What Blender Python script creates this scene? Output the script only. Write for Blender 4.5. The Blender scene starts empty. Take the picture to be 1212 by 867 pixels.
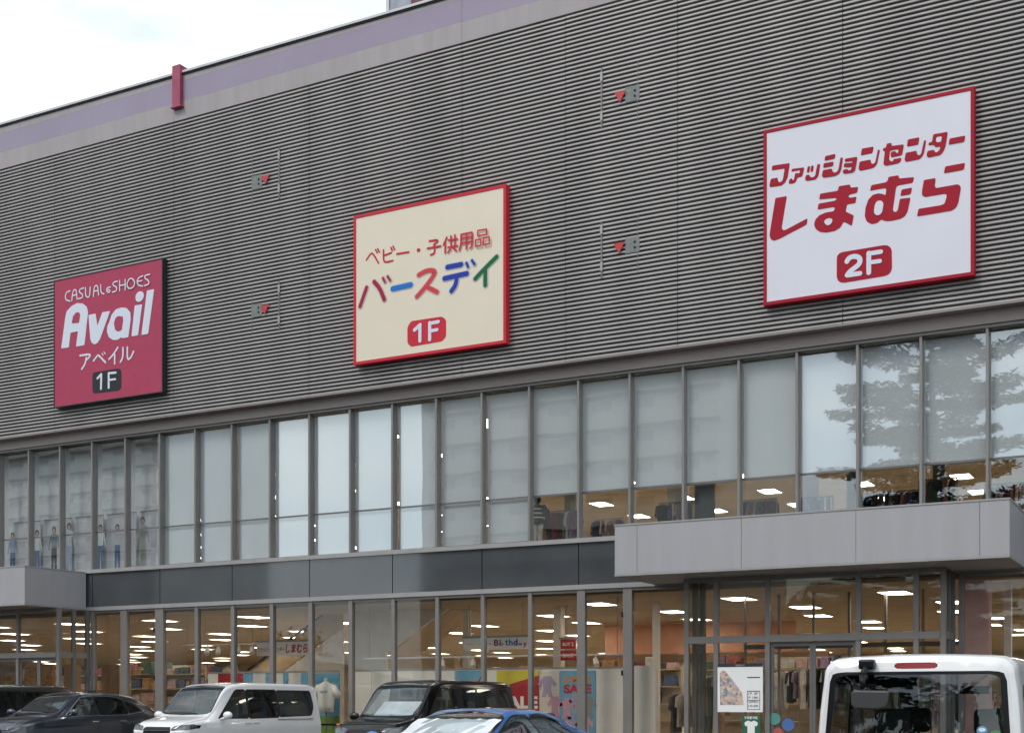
import bpy, bmesh, math, random
from mathutils import Vector, Matrix
random.seed(7)
scene = bpy.context.scene
C = scene.collection
R = math.radians
# ------------------------------------------------------------------ camera, sky, sun, exposure
F, CX, HY, CD, CH = 1550.0, 606.0, 828.0, 27.0, 1.45      # focal length (photo px), principal column, horizon row, distance to facade, eye height
PHI = math.atan2(F, CX + 2290.0)
cam_d = bpy.data.cameras.new('camera'); cam = bpy.data.objects.new('camera', cam_d); C.objects.link(cam)
cam_d.sensor_width = 36.0; cam_d.lens = 36.0 * F / 1212.0
cam_d.shift_y = (HY - 433.5) / 1212.0
cam_d.clip_start = 0.1; cam_d.clip_end = 3000
cam.location = (0, -CD, CH); cam.rotation_euler = (R(90), 0, PHI)
scene.camera = cam
SUN_EL, SUN_AZ = R(50), R(205)          # azimuth clockwise from +Y
world = bpy.data.worlds.new('World'); scene.world = world; world.use_nodes = True
nt = world.node_tree; nt.nodes.clear()
def wn(t, **k):
    n = nt.nodes.new(t)
    for a, b in k.items(): setattr(n, a, b)
    return n
sky = wn('ShaderNodeTexSky', sky_type='NISHITA'); sky.sun_disc = False
sky.sun_elevation = SUN_EL; sky.sun_rotation = SUN_AZ; sky.altitude = 50; sky.air_density = 1.0; sky.dust_density = 2.0
tc = wn('ShaderNodeTexCoord'); mp = wn('ShaderNodeMapping'); mp.inputs['Scale'].default_value = (1.0, 1.0, 2.2)
nz = wn('ShaderNodeTexNoise'); nz.inputs['Scale'].default_value = 1.9; nz.inputs['Detail'].default_value = 7; nz.inputs['Roughness'].default_value = 0.55
rp = wn('ShaderNodeValToRGB'); rp.color_ramp.elements[0].position = 0.33; rp.color_ramp.elements[1].position = 0.52
mx = wn('ShaderNodeMixRGB'); mx.inputs[2].default_value = (10.6, 10.9, 11.3, 1)
nz2 = wn('ShaderNodeTexNoise'); nz2.inputs['Scale'].default_value = 3.1; nz2.inputs['Detail'].default_value = 6
rp2 = wn('ShaderNodeValToRGB'); rp2.color_ramp.elements[0].position = 0.35; rp2.color_ramp.elements[0].color = (6.9, 8.4, 9.2, 1)
rp2.color_ramp.elements[1].position = 0.62; rp2.color_ramp.elements[1].color = (11.2, 11.3, 11.4, 1)
bg = wn('ShaderNodeBackground'); bg.inputs['Strength'].default_value = 0.10
wo = wn('ShaderNodeOutputWorld'); L = nt.links.new
L(tc.outputs['Generated'], mp.inputs[0]); L(mp.outputs[0], nz.inputs[0]); L(mp.outputs[0], nz2.inputs[0])
L(nz.outputs[0], rp.inputs[0]); L(nz2.outputs[0], rp2.inputs[0])
L(sky.outputs[0], mx.inputs[1]); L(rp.outputs[0], mx.inputs[0]); L(rp2.outputs[0], mx.inputs[2]); L(mx.outputs[0], bg.inputs[0]); L(bg.outputs[0], wo.inputs[0])
sun_d = bpy.data.lights.new('sun', 'SUN'); sun = bpy.data.objects.new('sun', sun_d); C.objects.link(sun)
sun_d.energy = 0.9; sun_d.angle = R(14); sun_d.color = (1.0, 0.96, 0.9)
sdir = Vector((math.sin(SUN_AZ) * math.cos(SUN_EL), math.cos(SUN_AZ) * math.cos(SUN_EL), math.sin(SUN_EL)))
sun.rotation_euler = sdir.to_track_quat('Z', 'Y').to_euler(); sun.location = sdir * 60
vs = scene.view_settings; vs.view_transform = 'Standard'; vs.look = 'None'; vs.exposure = 0.46; vs.gamma = 1.0; vs.use_curve_mapping = False
scene.cycles.max_bounces = 8; scene.cycles.transparent_max_bounces = 16; scene.cycles.glossy_bounces = 4; scene.cycles.diffuse_bounces = 4
scene.cycles.use_denoising = True; scene.cycles.sample_clamp_indirect = 6.0; scene.cycles.caustics_reflective = False; scene.cycles.caustics_refractive = False

# ------------------------------------------------------------------ measuring: photo ray -> point on a real plane Y = const
def P(px, py, Y=0.0):
    t = (px - CX) / F
    dx = -math.sin(PHI) + t * math.cos(PHI); dy = math.cos(PHI) + t * math.sin(PHI)
    k = (Y + CD) / dy
    return k * dx, CH + (HY - py) / F * k
def PX(px, Y=0.0): return P(px, 600, Y)[0]

# ------------------------------------------------------------------ helpers
class MB:
    def __init__(s): s.v = []; s.f = []; s.m = []
    def add(s, vs_, fs, mi=0):
        o = len(s.v); s.v += [tuple(v) for v in vs_]; s.f += [tuple(o + i for i in f) for f in fs]; s.m += [mi] * len(fs); return s
    def box(s, x0, x1, y0, y1, z0, z1, mi=0):
        if x0 > x1: x0, x1 = x1, x0
        if y0 > y1: y0, y1 = y1, y0
        if z0 > z1: z0, z1 = z1, z0
        v = [(x0,y0,z0),(x1,y0,z0),(x1,y1,z0),(x0,y1,z0),(x0,y0,z1),(x1,y0,z1),(x1,y1,z1),(x0,y1,z1)]
        return s.add(v, [(0,3,2,1),(4,5,6,7),(0,1,5,4),(1,2,6,5),(2,3,7,6),(3,0,4,7)], mi)
    def prism(s, pts, y0, y1, mi=0):           # polygon in X-Z, extruded along Y (y0 = front)
        n = len(pts)
        a = sum(pts[i][0]*pts[(i+1)%n][1]-pts[(i+1)%n][0]*pts[i][1] for i in range(n))
        if a < 0: pts = pts[::-1]
        v = [(x, y0, z) for x, z in pts] + [(x, y1, z) for x, z in pts]
        fs = [tuple(range(n)), tuple(range(2*n-1, n-1, -1))] + [(i+n, (i+1)%n+n, (i+1)%n, i) for i in range(n)]
        return s.add(v, fs, mi)
    def tube(s, p0, p1, r0, r1=None, n=8, mi=0):
        p0 = Vector(p0); p1 = Vector(p1); r1 = r0 if r1 is None else r1
        d = (p1-p0).normalized(); a = d.orthogonal().normalized(); b = d.cross(a)
        v = []
        for p, r in ((p0, r0), (p1, r1)):
            for i in range(n):
                t = 2*math.pi*i/n; v.append(p + a*math.cos(t)*r + b*math.sin(t)*r)
        return s.add(v, [(i, (i+1)%n, (i+1)%n+n, i+n) for i in range(n)] + [tuple(range(n-1, -1, -1)), tuple(range(n, 2*n))], mi)
    def ball(s, c, r, nu=10, nv=7, mi=0):
        if not hasattr(r, '__len__'): r = (r, r, r)
        v = [(c[0], c[1], c[2]-r[2])]
        for j in range(1, nv):
            t = math.pi*j/nv - math.pi/2
            for i in range(nu):
                a = 2*math.pi*i/nu; v.append((c[0]+r[0]*math.cos(t)*math.cos(a), c[1]+r[1]*math.cos(t)*math.sin(a), c[2]+r[2]*math.sin(t)))
        v.append((c[0], c[1], c[2]+r[2])); T = len(v)-1; fs = []
        for i in range(nu):
            k = (i+1) % nu; fs.append((0, 1+k, 1+i)); fs.append((T, T-nu+i, T-nu+k))
            for j in range(nv-2): a = 1+j*nu; fs.append((a+i, a+k, a+nu+k, a+nu+i))
        return s.add(v, fs, mi)
ORI = {}
def mesh_from(name, mb, mats, off=(0,0,0), smooth=False):
    me = bpy.data.meshes.new(name)
    me.from_pydata([(x-off[0], y-off[1], z-off[2]) for x, y, z in mb.v], [], mb.f)
    for m in (mats if isinstance(mats, (list, tuple)) else [mats]): me.materials.append(m)
    me.polygons.foreach_set('material_index', mb.m)
    if smooth: me.polygons.foreach_set('use_smooth', [True]*len(me.polygons))
    me.update(); return me
def obj(name, mb, mats, parent=None, smooth=False, bevel=0, label=None, cat=None, group=None, kind=None):
    if parent is None:
        xs = [v[0] for v in mb.v]; ys = [v[1] for v in mb.v]; zs = [v[2] for v in mb.v]
        off = ((min(xs)+max(xs))/2, (min(ys)+max(ys))/2, min(zs))
    else: off = ORI[parent.name]
    o = bpy.data.objects.new(name, mesh_from(name, mb, mats, off, smooth)); C.objects.link(o)
    ORI[o.name] = off
    if parent is None: o.location = off
    else: o.parent = parent
    if bevel:
        b = o.modifiers.new('bevel', 'BEVEL'); b.width = bevel; b.segments = 2; b.limit_method = 'ANGLE'; b.angle_limit = R(40)
    tag(o, label, cat, group, kind); return o
def tag(o, label=None, cat=None, group=None, kind=None):
    for k, v in (('label', label), ('category', cat), ('group', group), ('kind', kind)):
        if v: o[k] = v
    return o
def thing(name, label, cat, loc, group=None):
    o = bpy.data.objects.new(name, None); C.objects.link(o); o.location = loc; o.empty_display_size = 0.2
    ORI[o.name] = tuple(loc); return tag(o, label, cat, group)
def dup(root, loc, label=None):
    r = root.copy(); C.objects.link(r); r.location = loc
    if label: r['label'] = label
    for ch in list(root.children):
        c = ch.copy(); C.objects.link(c); c.parent = r
        for g in list(ch.children):
            d = g.copy(); C.objects.link(d); d.parent = c
    return r

def node(nt_, t, **k):
    n = nt_.nodes.new(t)
    for a, b in k.items(): setattr(n, a, b)
    return n
def mat(name, col, rough=0.6, metal=0.0, var=0.12, scale=3.0, bump=0.0, bscale=40.0, coat=0.0, col2=None, spec=0.5, stretch=(1,1,1)):
    m = bpy.data.materials.new(name); m.use_nodes = True; n = m.node_tree; b = n.nodes['Principled BSDF']
    b.inputs['Roughness'].default_value = rough; b.inputs['Metallic'].default_value = metal
    b.inputs['Specular IOR Level'].default_value = spec; b.inputs['Coat Weight'].default_value = coat; b.inputs['Coat Roughness'].default_value = 0.04
    tcn = node(n, 'ShaderNodeTexCoord'); mpn = node(n, 'ShaderNodeMapping'); mpn.inputs['Scale'].default_value = stretch
    n.links.new(tcn.outputs['Object'], mpn.inputs[0])
    if var or col2:
        z = node(n, 'ShaderNodeTexNoise'); z.inputs['Scale'].default_value = scale; z.inputs['Detail'].default_value = 6
        n.links.new(mpn.outputs[0], z.inputs[0])
        x = node(n, 'ShaderNodeMixRGB'); c2 = col2 or tuple(c*(1-2*var) for c in col)
        x.inputs[1].default_value = (*(tuple(min(1, c*(1+var)) for c in col) if not col2 else col), 1); x.inputs[2].default_value = (*c2, 1)
        r_ = node(n, 'ShaderNodeMapRange'); r_.inputs[1].default_value = 0.3; r_.inputs[2].default_value = 0.7
        n.links.new(z.outputs[0], r_.inputs[0]); n.links.new(r_.outputs[0], x.inputs[0]); n.links.new(x.outputs[0], b.inputs['Base Color'])
    else: b.inputs['Base Color'].default_value = (*col, 1)
    if bump:
        z2 = node(n, 'ShaderNodeTexNoise'); z2.inputs['Scale'].default_value = bscale; z2.inputs['Detail'].default_value = 4
        bp = node(n, 'ShaderNodeBump'); bp.inputs['Strength'].default_value = bump; bp.inputs['Distance'].default_value = 0.01
        n.links.new(mpn.outputs[0], z2.inputs[0]); n.links.new(z2.outputs[0], bp.inputs['Height']); n.links.new(bp.outputs[0], b.inputs['Normal'])
    return m
def glass(name, tint, ior=1.6, gain=1.5, wav=0.0, ws=0.6, tough=0.0):
    m = bpy.data.materials.new(name); m.use_nodes = True; n = m.node_tree; n.nodes.clear()
    tr = node(n, 'ShaderNodeBsdfTransparent'); tr.inputs[0].default_value = (*tint, 1)
    gl = node(n, 'ShaderNodeBsdfGlossy'); gl.inputs['Roughness'].default_value = tough; gl.inputs[0].default_value = (0.9, 0.98, 1, 1)
    fr = node(n, 'ShaderNodeFresnel'); ge = node(n, 'ShaderNodeNewGeometry')      # same reflectance on both faces of the pane
    im = node(n, 'ShaderNodeMapRange'); im.inputs[3].default_value = ior; im.inputs[4].default_value = 1.0 / ior
    n.links.new(ge.outputs['Backfacing'], im.inputs[0]); n.links.new(im.outputs[0], fr.inputs[0])
    mu = node(n, 'ShaderNodeMath', operation='MULTIPLY'); mu.inputs[1].default_value = gain; mu.use_clamp = True
    mi = node(n, 'ShaderNodeMixShader'); out = node(n, 'ShaderNodeOutputMaterial')
    n.links.new(fr.outputs[0], mu.inputs[0]); n.links.new(mu.outputs[0], mi.inputs[0]); n.links.new(tr.outputs[0], mi.inputs[1]); n.links.new(gl.outputs[0], mi.inputs[2]); n.links.new(mi.outputs[0], out.inputs[0])
    if wav:
        t = node(n, 'ShaderNodeTexCoord'); z = node(n, 'ShaderNodeTexNoise'); z.inputs['Scale'].default_value = ws; z.inputs['Detail'].default_value = 1
        bp = node(n, 'ShaderNodeBump'); bp.inputs['Strength'].default_value = 1.0; bp.inputs['Distance'].default_value = wav
        n.links.new(t.outputs['Object'], z.inputs[0]); n.links.new(z.outputs[0], bp.inputs['Height']); n.links.new(bp.outputs[0], gl.inputs['Normal'])
    return m
def emis(name, col, s):
    m = bpy.data.materials.new(name); m.use_nodes = True; n = m.node_tree; n.nodes.clear()
    e = node(n, 'ShaderNodeEmission'); e.inputs[0].default_value = (*col, 1); e.inputs[1].default_value = s
    o = node(n, 'ShaderNodeOutputMaterial'); n.links.new(e.outputs[0], o.inputs[0]); return m
def speckle(name, cols, scale, rough=0.8, stretch=(1,1,1)):     # printed or mixed colours: voronoi cells through a colour ramp
    m = bpy.data.materials.new(name); m.use_nodes = True; n = m.node_tree; b = n.nodes['Principled BSDF']; b.inputs['Roughness'].default_value = rough
    t = node(n, 'ShaderNodeTexCoord'); mp_ = node(n, 'ShaderNodeMapping'); mp_.inputs['Scale'].default_value = stretch
    v = node(n, 'ShaderNodeTexVoronoi'); v.inputs['Scale'].default_value = scale
    s = node(n, 'ShaderNodeSeparateColor'); r_ = node(n, 'ShaderNodeValToRGB'); r_.color_ramp.interpolation = 'CONSTANT'
    cr = r_.color_ramp
    while len(cr.elements) < len(cols): cr.elements.new(0.5)
    for i, c in enumerate(cols): cr.elements[i].position = i/len(cols); cr.elements[i].color = (*c, 1)
    n.links.new(t.outputs['Object'], mp_.inputs[0]); n.links.new(mp_.outputs[0], v.inputs[0]); n.links.new(v.outputs['Color'], s.inputs[0]); n.links.new(s.outputs[0], r_.inputs[0]); n.links.new(r_.outputs[0], b.inputs['Base Color'])
    return m

M = {}
M['alu'] = mat('aluminium_frame', (0.25,0.235,0.225), 0.45, 0.35, 0.05, 2)
M['aludark'] = mat('dark_aluminium', (0.17,0.165,0.16), 0.45, 0.3, 0.05, 2)
M['alulight'] = mat('pale_aluminium', (0.36,0.345,0.34), 0.5, 0.2, 0.04, 2)
M['clad'] = mat('ribbed_cladding', (0.355,0.340,0.333), 0.5, 0.1, 0.07, 0.8, stretch=(1.6,1,0.14))
M['backing'] = mat('cladding_backing', (0.07,0.07,0.07), 0.8)
M['band'] = mat('brown_fascia', (0.31,0.265,0.25), 0.6, 0.0, 0.05, 0.5)
M['greige'] = mat('greige_panel', (0.365,0.33,0.345), 0.6, 0.0, 0.045, 1.5, stretch=(2.5,1,0.3))
M['purple'] = mat('lilac_panel', (0.315,0.27,0.365), 0.6, 0.0, 0.04, 0.6)
M['coping'] = mat('coping_metal', (0.5,0.5,0.53), 0.4, 0.3, 0.05)
M['dark'] = mat('dark_rubber', (0.02,0.02,0.022), 0.6, 0, 0)
M['canopy'] = mat('canopy_panel', (0.385,0.38,0.40), 0.5, 0.05, 0.03, 1.6, stretch=(2.5,2.5,0.25))
M['canopy_under'] = mat('canopy_soffit', (0.4,0.385,0.38), 0.6, 0.0, 0.03, 0.7)
M['spandrel'] = mat('slate_spandrel_glass', (0.068,0.075,0.082), 0.05, 0, 0.08, 0.8, spec=1.0)
M['pane'] = glass('window_glass', (0.965,0.975,0.98), 1.6, 2.7, 0.0025, 0.5)
M['pane1'] = glass('shopfront_glass', (0.93,0.91,0.88), 1.5, 0.85, 0.002, 0.6)
M['blind'] = mat('roller_blind', (0.88,0.91,0.91), 0.9, 0, 0.03, 0.8, stretch=(1,1,0.3))
M['white'] = mat('white_paint', (0.84,0.82,0.79), 0.7, 0, 0.03)
M['cream'] = mat('cream_wall', (0.62,0.54,0.42), 0.8, 0, 0.05)
M['ceil'] = mat('shop_ceiling', (0.50,0.41,0.29), 0.85, 0, 0.05, 1.2)
M['floor'] = mat('shop_floor', (0.50,0.43,0.34), 0.35, 0, 0.06, 1.0)
M['lamp'] = emis('lamp_panel', (1.0,0.92,0.79), 11.0)
M['asphalt'] = mat('asphalt', (0.055,0.055,0.056), 0.9, 0, 0.15, 1.5, 0.4, 120)
M['paving'] = mat('paving', (0.3,0.29,0.28), 0.85, 0, 0.1, 4, 0.2, 60)
M['linepaint'] = mat('line_paint', (0.7,0.7,0.68), 0.7)
M['red'] = mat('sign_red', (0.37,0.016,0.034), 0.6, 0, 0.03, spec=0.15)
M['red2'] = mat('frame_red', (0.58,0.03,0.05), 0.5, 0, 0.03, spec=0.2)
M['wine'] = mat('sign_pink_red', (0.42,0.058,0.115), 0.6, 0, 0.02, spec=0.2)
M['signwhite'] = mat('sign_white', (0.70,0.70,0.78), 0.5, 0, 0.015, 1)
M['signcream'] = mat('sign_cream', (0.76,0.68,0.545), 0.5, 0, 0.015, 1)
M['letterwhite'] = mat('letter_white', (0.66,0.70,0.80), 0.5, 0, 0)
M['badge'] = mat('badge_dark', (0.03,0.033,0.036), 0.6, 0, 0, spec=0.2)
M['blackframe'] = mat('black_frame', (0.02,0.02,0.022), 0.5, 0, 0)
M['hgrey'] = mat('hatch_plate', (0.19,0.21,0.205), 0.6, 0, 0.1, 12)
M['bright_red'] = mat('marker_red', (0.5,0.03,0.03), 0.5, 0, 0)

# ------------------------------------------------------------------ ground
g = MB(); g.add([(-900,-900,0),(900,-900,0),(900,900,0),(-900,900,0)], [(0,1,2,3)])
obj('ground', g, M['asphalt'], kind='structure')
g = MB(); g.box(-60, 30, -1.05, 0.02, 0.004, 0.12); obj('pavement', g, M['paving'], kind='structure')
g = MB()
for i in range(22): g.box(-38+i*2.55, -37.88+i*2.55, -6.6, -1.6, 0.001, 0.004)
g.box(-40, 16, -13.6, -13.45, 0.001, 0.004)
obj('parking_marking', g, M['linepaint'], kind='structure')

# ------------------------------------------------------------------ the store building
ZC0, ZC1 = 9.10, 16.95          # ribbed cladding bottom, top
YC = -0.30                      # cladding front plane
XL, XR = -74.0, 8.0
K0, DK = -30.4427, 1.2640
def XK(k): return K0 + DK*k
B = thing('store_building', 'long two storey clothing store with grey ribbed cladding over a glazed shopfront', 'building', (-12, 0, 0))

# ribbed cladding: one panel per sheet between the vertical seams
seams = [XL, -69, -64.6, -60.1, -55.7, -51.2, -46.8, -42.3, -37.9, -33.5, -29.04, -24.58, -20.09, -15.63, -12.92, -10.22, -6.65, -2.2, 2.3, XR]
NR = 81; pitch = (ZC1 - ZC0) / NR
for a, b in zip(seams[:-1], seams[1:]):
    m = MB(); x0, x1 = a + 0.006, b - 0.006
    prof = []
    jig = random.uniform(-0.004, 0.004)
    for i in range(NR):
        z = ZC0 + i*pitch
        prof += [(YC+jig, z), (YC+jig-0.004, z+pitch*0.06), (YC+jig-0.001, z+pitch*0.47), (YC+jig+0.012, z+pitch*0.53), (YC+jig+0.098, z+pitch*0.57), (YC+jig+0.10, z+pitch*0.995)]
    prof.append((YC+jig, ZC1))
    vs_ = [(x0, y, z) for y, z in prof] + [(x1, y, z) for y, z in prof]; n = len(prof)
    m.add(vs_, [(i, i+n, i+n+1, i+1) for i in range(n-1)])
    obj('cladding_panel', m, M['clad'], B)
m = MB(); m.box(XL, XR, YC+0.11, YC+0.16, ZC0+0.02, ZC1); obj('cladding_backing', m, M['backing'], B)
m = MB(); m.box(XL, XR, YC+0.002, 0.2, ZC0-0.03, ZC0-0.002); obj('cladding_soffit', m, M['band'], B)
m = MB(); m.box(XL, XR, -0.06, 0.2, 8.80, ZC0-0.032); obj('fascia_band', m, M['band'], B)
m = MB(); m.box(XL, XR, -0.02, 0.18, 8.735, 8.798); obj('window_head', m, M['aludark'], B)
# parapet: three bands, drip edge, coping (its top falls a little to the right)
def roofz(x): return 18.40 - (max(x, -42) + 31.3) * 0.0155 if x < -17 else 18.18
PY = YC - 0.005
for z0, z1, mm in ((ZC1+0.002, 17.44, 'greige'), (17.442, 17.99, 'purple')):
    xs = [XL, -60.4, -51.4, -42.5, -33.5, -24.58, -15.63, -6.65, 2.3, XR]
    for a, b in zip(xs[:-1], xs[1:]):
        m = MB(); m.box(a+0.004, b-0.004, PY, PY+0.2, z0, z1); obj('parapet_panel', m, M[mm], B)
m = MB()
def slab(m, x0, x1, y0, y1, zb0, zb1, zt0, zt1, mi=0):
    v = [(x0,y0,zb0),(x1,y0,zb1),(x1,y1,zb1),(x0,y1,zb0),(x0,y0,zt0),(x1,y0,zt1),(x1,y1,zt1),(x0,y1,zt0)]
    m.add(v, [(0,3,2,1),(4,5,6,7),(0,1,5,4),(1,2,6,5),(2,3,7,6),(3,0,4,7)], mi)
zz = roofz
slab(m, XL, -17, PY, PY+0.2, 17.992, 17.992, zz(XL)-0.10, zz(-17.001)-0.10); slab(m, -17, XR, PY, PY+0.2, 17.992, 17.992, 18.08, 18.08)
obj('parapet_panel', m, M['greige'], B)
m = MB(); slab(m, XL, -17, PY-0.03, PY+0.3, zz(XL)-0.098, zz(-17.001)-0.098, zz(XL)-0.062, zz(-17.001)-0.062); slab(m, -17, XR, PY-0.03, PY+0.3, 18.082, 18.082, 18.118, 18.118)
obj('drip_edge', m, M['dark'], B)
m = MB(); slab(m, XL, -17, PY-0.06, PY+0.5, zz(XL)-0.06, zz(-17.001)-0.06, zz(XL), zz(-17.001)); slab(m, -17, XR, PY-0.06, PY+0.5, 18.12, 18.12, 18.18, 18.18)
obj('coping', m, M['coping'], B)
m = MB(); m.box(XL, XR, PY+0.22, 45, 17.2, 17.4); obj('roof', m, M['greige'], B)
m = MB(); m.box(XL-0.3, XL-0.005, -0.2, 45, 0, 17.9); m.box(XR+0.005, XR+0.3, -0.2, 45, 0, 17.9); m.box(XL, XR, 42.6, 43, 0, 17.1); obj('outer_wall', m, M['greige'], B)

# upper glazing
for k in range(-7, 31):
    m = MB(); x = XK(k); m.box(x-0.027, x+0.027, 0.0, 0.17, 5.135, 8.733); m.box(x-0.034, x+0.034, 0.171, 0.21, 5.135, 8.733)
    obj('mullion', m, M['alu'], B, bevel=0.006)
m = MB(); m.box(XL, XR, -0.03, 0.25, 5.03, 5.133); obj('window_sill', m, M['alulight'], B)
random.seed(3)
for k in range(-7, 30):
    x0, x1 = XK(k)+0.036, XK(k+1)-0.036
    m = MB(); m.box(x0, x1, 0.18, 0.192, 5.136, 8.732); w = obj('window', m, M['pane'], B)
    m = MB(); m.box(x0, x1, 0.165, 0.178, 6.175, 6.215); obj('transom', m, M['aludark'], w)
    if k >= 4:
        zb = 5.18 if k < 13 else 6.2
        m = MB(); xa, xb = (x0-0.034 if random.random() < 0.68 else x0+0.004), x1-0.006; t = random.uniform(-0.03, 0.03)
        n = 6; sg = random.uniform(0.0, 0.02)
        if k < 13:
            pts = [(xa+random.uniform(0,0.05), zb), (xb, zb+random.uniform(-0.02,0.03)), (xb, 8.7), (xa, 8.7)]
        else: pts = [(xa, zb), (xb, zb), (xb, 8.7), (xa, 8.7)]
        m.prism(pts, 0.235, 0.24); obj('roller_blind', m, M['blind'], w)
        m = MB(); m.box(xa+0.01, xb, 0.225, 0.255, zb-0.03, zb-0.002); obj('blind_bar', m, M['alulight'], w)
# spandrel band
for k in range(-8, 30, 2):
    x0, x1 = XK(k)+0.012, XK(k+2)-0.012
    m = MB(); m.box(x0, x1, 0.03, 0.06, 4.075, 5.028); obj('spandrel_panel', m, M['spandrel'], B)
m = MB(); m.box(XL, XR, 0.07, 0.3, 4.0, 5.028); obj('floor_edge', m, M['dark'], B)
m = MB(); m.box(XL, XR, -0.03, 0.2, 3.965, 4.072); obj('shopfront_head', m, M['alulight'], B)

# ground floor glazing in the facade plane
XVL = PX(68, -1.15)                # right front corner of the left porch
XV0, XV1 = PX(812, -1.1), PX(1116, -1.1)
posts = [(PX(109), 0.10), (PX(146), 0.24), (PX(188), 0.30), (PX(232), 0.12), (PX(275), 0.12), (PX(321), 0.12), (PX(367), 0.12), (PX(414.5), 0.12), (PX(465), 0.10),
         (PX(517), 0.10), (PX(571), 0.10), (PX(627), 0.10), (PX(687.5), 0.20), (PX(742.5), 0.22), (XV0-0.06, 0.1)]
xr = XV1 + 0.15
rp_ = [xr + i*1.264 for i in range(0, 10)]
allposts = posts + [(x, 0.10) for x in rp_]
for x, w in allposts:
    m = MB(); m.box(x-w/2, x+w/2, 0.0, 0.14, 0.122, 3.963); obj('shopfront_post', m, M['alu'], B, bevel=0.008)
for (x, w), (x2, w2) in zip(allposts[:-1], allposts[1:]):
    if abs(x - (XV0-0.06)) < 0.01: continue
    a, b = x+w/2+0.003, x2-w2/2-0.003
    m = MB(); m.box(a, b, 0.06, 0.072, 0.2, 3.962); sw = obj('shop_window', m, M['pane1'], B)
    m = MB(); m.box(a, b, 0.02, 0.12, 0.122, 0.197); m.box(a, b, 0.02, 0.12, 3.90, 3.961); obj('frame', m, M['alu'], sw)
    if w == 0.24 or w2 == 0.22:      # hinged doors
        m = MB()
        for z in (0.5, 2.0, 3.3): m.box(b-0.03, b+0.0, -0.03, 0.018, z, z+0.12)
        obj('hinge', m, M['dark'], sw)

# right porch (projecting glazed entrance) and left porch
def porch(xa, xb, front, yf, label_front, sides):
    t = thing('glazed_porch', label_front, 'entrance porch', ((xa+xb)/2, yf, 0))
    tz = 2.70
    for x in front:
        m = MB(); m.box(x-0.05, x+0.05, yf, yf+0.11, 0.0, 3.985); obj('post', m, M['alu'], t, bevel=0.006)
    fr = sorted(front)
    m = MB(); m.box(fr[0]+0.052, fr[-1]-0.052, yf-0.012, yf+0.1, tz-0.07, tz+0.07); m.box(fr[0]+0.052, fr[-1]-0.052, yf+0.01, yf+0.1, 3.90, 3.985); obj('transom', m, M['alu'], t)
    for a, b in zip(fr[:-1], fr[1:]):
        m = MB(); m.box(a+0.052, b-0.052, yf+0.04, yf+0.052, tz+0.072, 3.898); obj('pane', m, M['pane1'], t)
        if b - a > 1.5:     # sliding door leaves
            c = (a+b)/2
            for u, v in ((a+0.055, c-0.002), (c+0.002, b-0.055)):
                d = MB(); d.box(u, u+0.06, yf+0.06, yf+0.1, 0.02, tz-0.075); d.box(v-0.06, v, yf+0.06, yf+0.1, 0.02, tz-0.075); d.box(u+0.061, v-0.061, yf+0.06, yf+0.1, tz-0.16, tz-0.075); d.box(u+0.061, v-0.061, yf+0.06, yf+0.1, 0.02, 0.14)
                dl = obj('door', d, M['aludark'], t); q = MB(); q.box(u+0.062, v-0.062, yf+0.075, yf+0.083, 0.142, tz-0.162); obj('glass', q, M['pane1'], dl)
        else:
            m = MB(); m.box(a+0.052, b-0.052, yf+0.04, yf+0.052, 0.1, tz-0.072); obj('pane', m, M['pane1'], t)
    for xs_ in sides:
        m = MB(); m.box(xs_-0.05, xs_+0.05, -0.12, -0.01, 0, 3.985); m.box(xs_-0.045, xs_+0.045, yf/2-0.05, yf/2+0.05, 0, 3.985); obj('post', m, M['aludark'], t)
        m = MB(); m.box(xs_-0.045, xs_+0.045, yf+0.112, yf/2-0.052, tz-0.07, tz+0.07); m.box(xs_-0.045, xs_+0.045, yf/2+0.052, -0.122, tz-0.07, tz+0.07); obj('transom', m, M['alu'], t)
        for y0, y1 in ((yf+0.112, yf/2-0.052), (yf/2+0.052, -0.122)):
            m = MB(); m.box(xs_-0.006, xs_+0.006, y0, y1, tz+0.072, 3.98); m.box(xs_-0.006, xs_+0.006, y0, y1, 0.1, tz-0.072); obj('pane', m, M['pane1'], t)
    return t
fr_px = [812, 847, 908, 1015.5, 1084, 1116]
fx = [PX(p, -1.1) for p in fr_px]
PR = porch(fx[0], fx[-1], fx, -1.1, 'glazed entrance porch with sliding doors under the wide grey canopy on the right', [fx[-1], fx[0]])
fl = [XVL, PX(20, -1.15), PX(20, -1.15)-1.9, PX(20, -1.15)-3.6]
PL = porch(fl[-1], fl[0], fl, -1.15, 'glazed entrance porch with orange wood inside, under the canopy at the left edge', [fl[0]])
# inner door row of the right porch
t = thing('inner_doors', 'second row of glass doors just inside the right entrance porch', 'doors', (-7, 2.2, 0))
m = MB()
for x in [fx[0]+0.2 + i*(fx[-1]-fx[0]-0.4)/6 for i in range(7)]: m.box(x-0.025, x+0.025, 2.2, 2.27, 0.125, 3.855)
obj('frame', m, M['alulight'], t); m = MB(); m.box(fx[0]+0.2, fx[-1]-0.2, 2.19, 2.31, 2.62, 2.72); obj('transom', m, M['aludark'], t)

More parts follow.
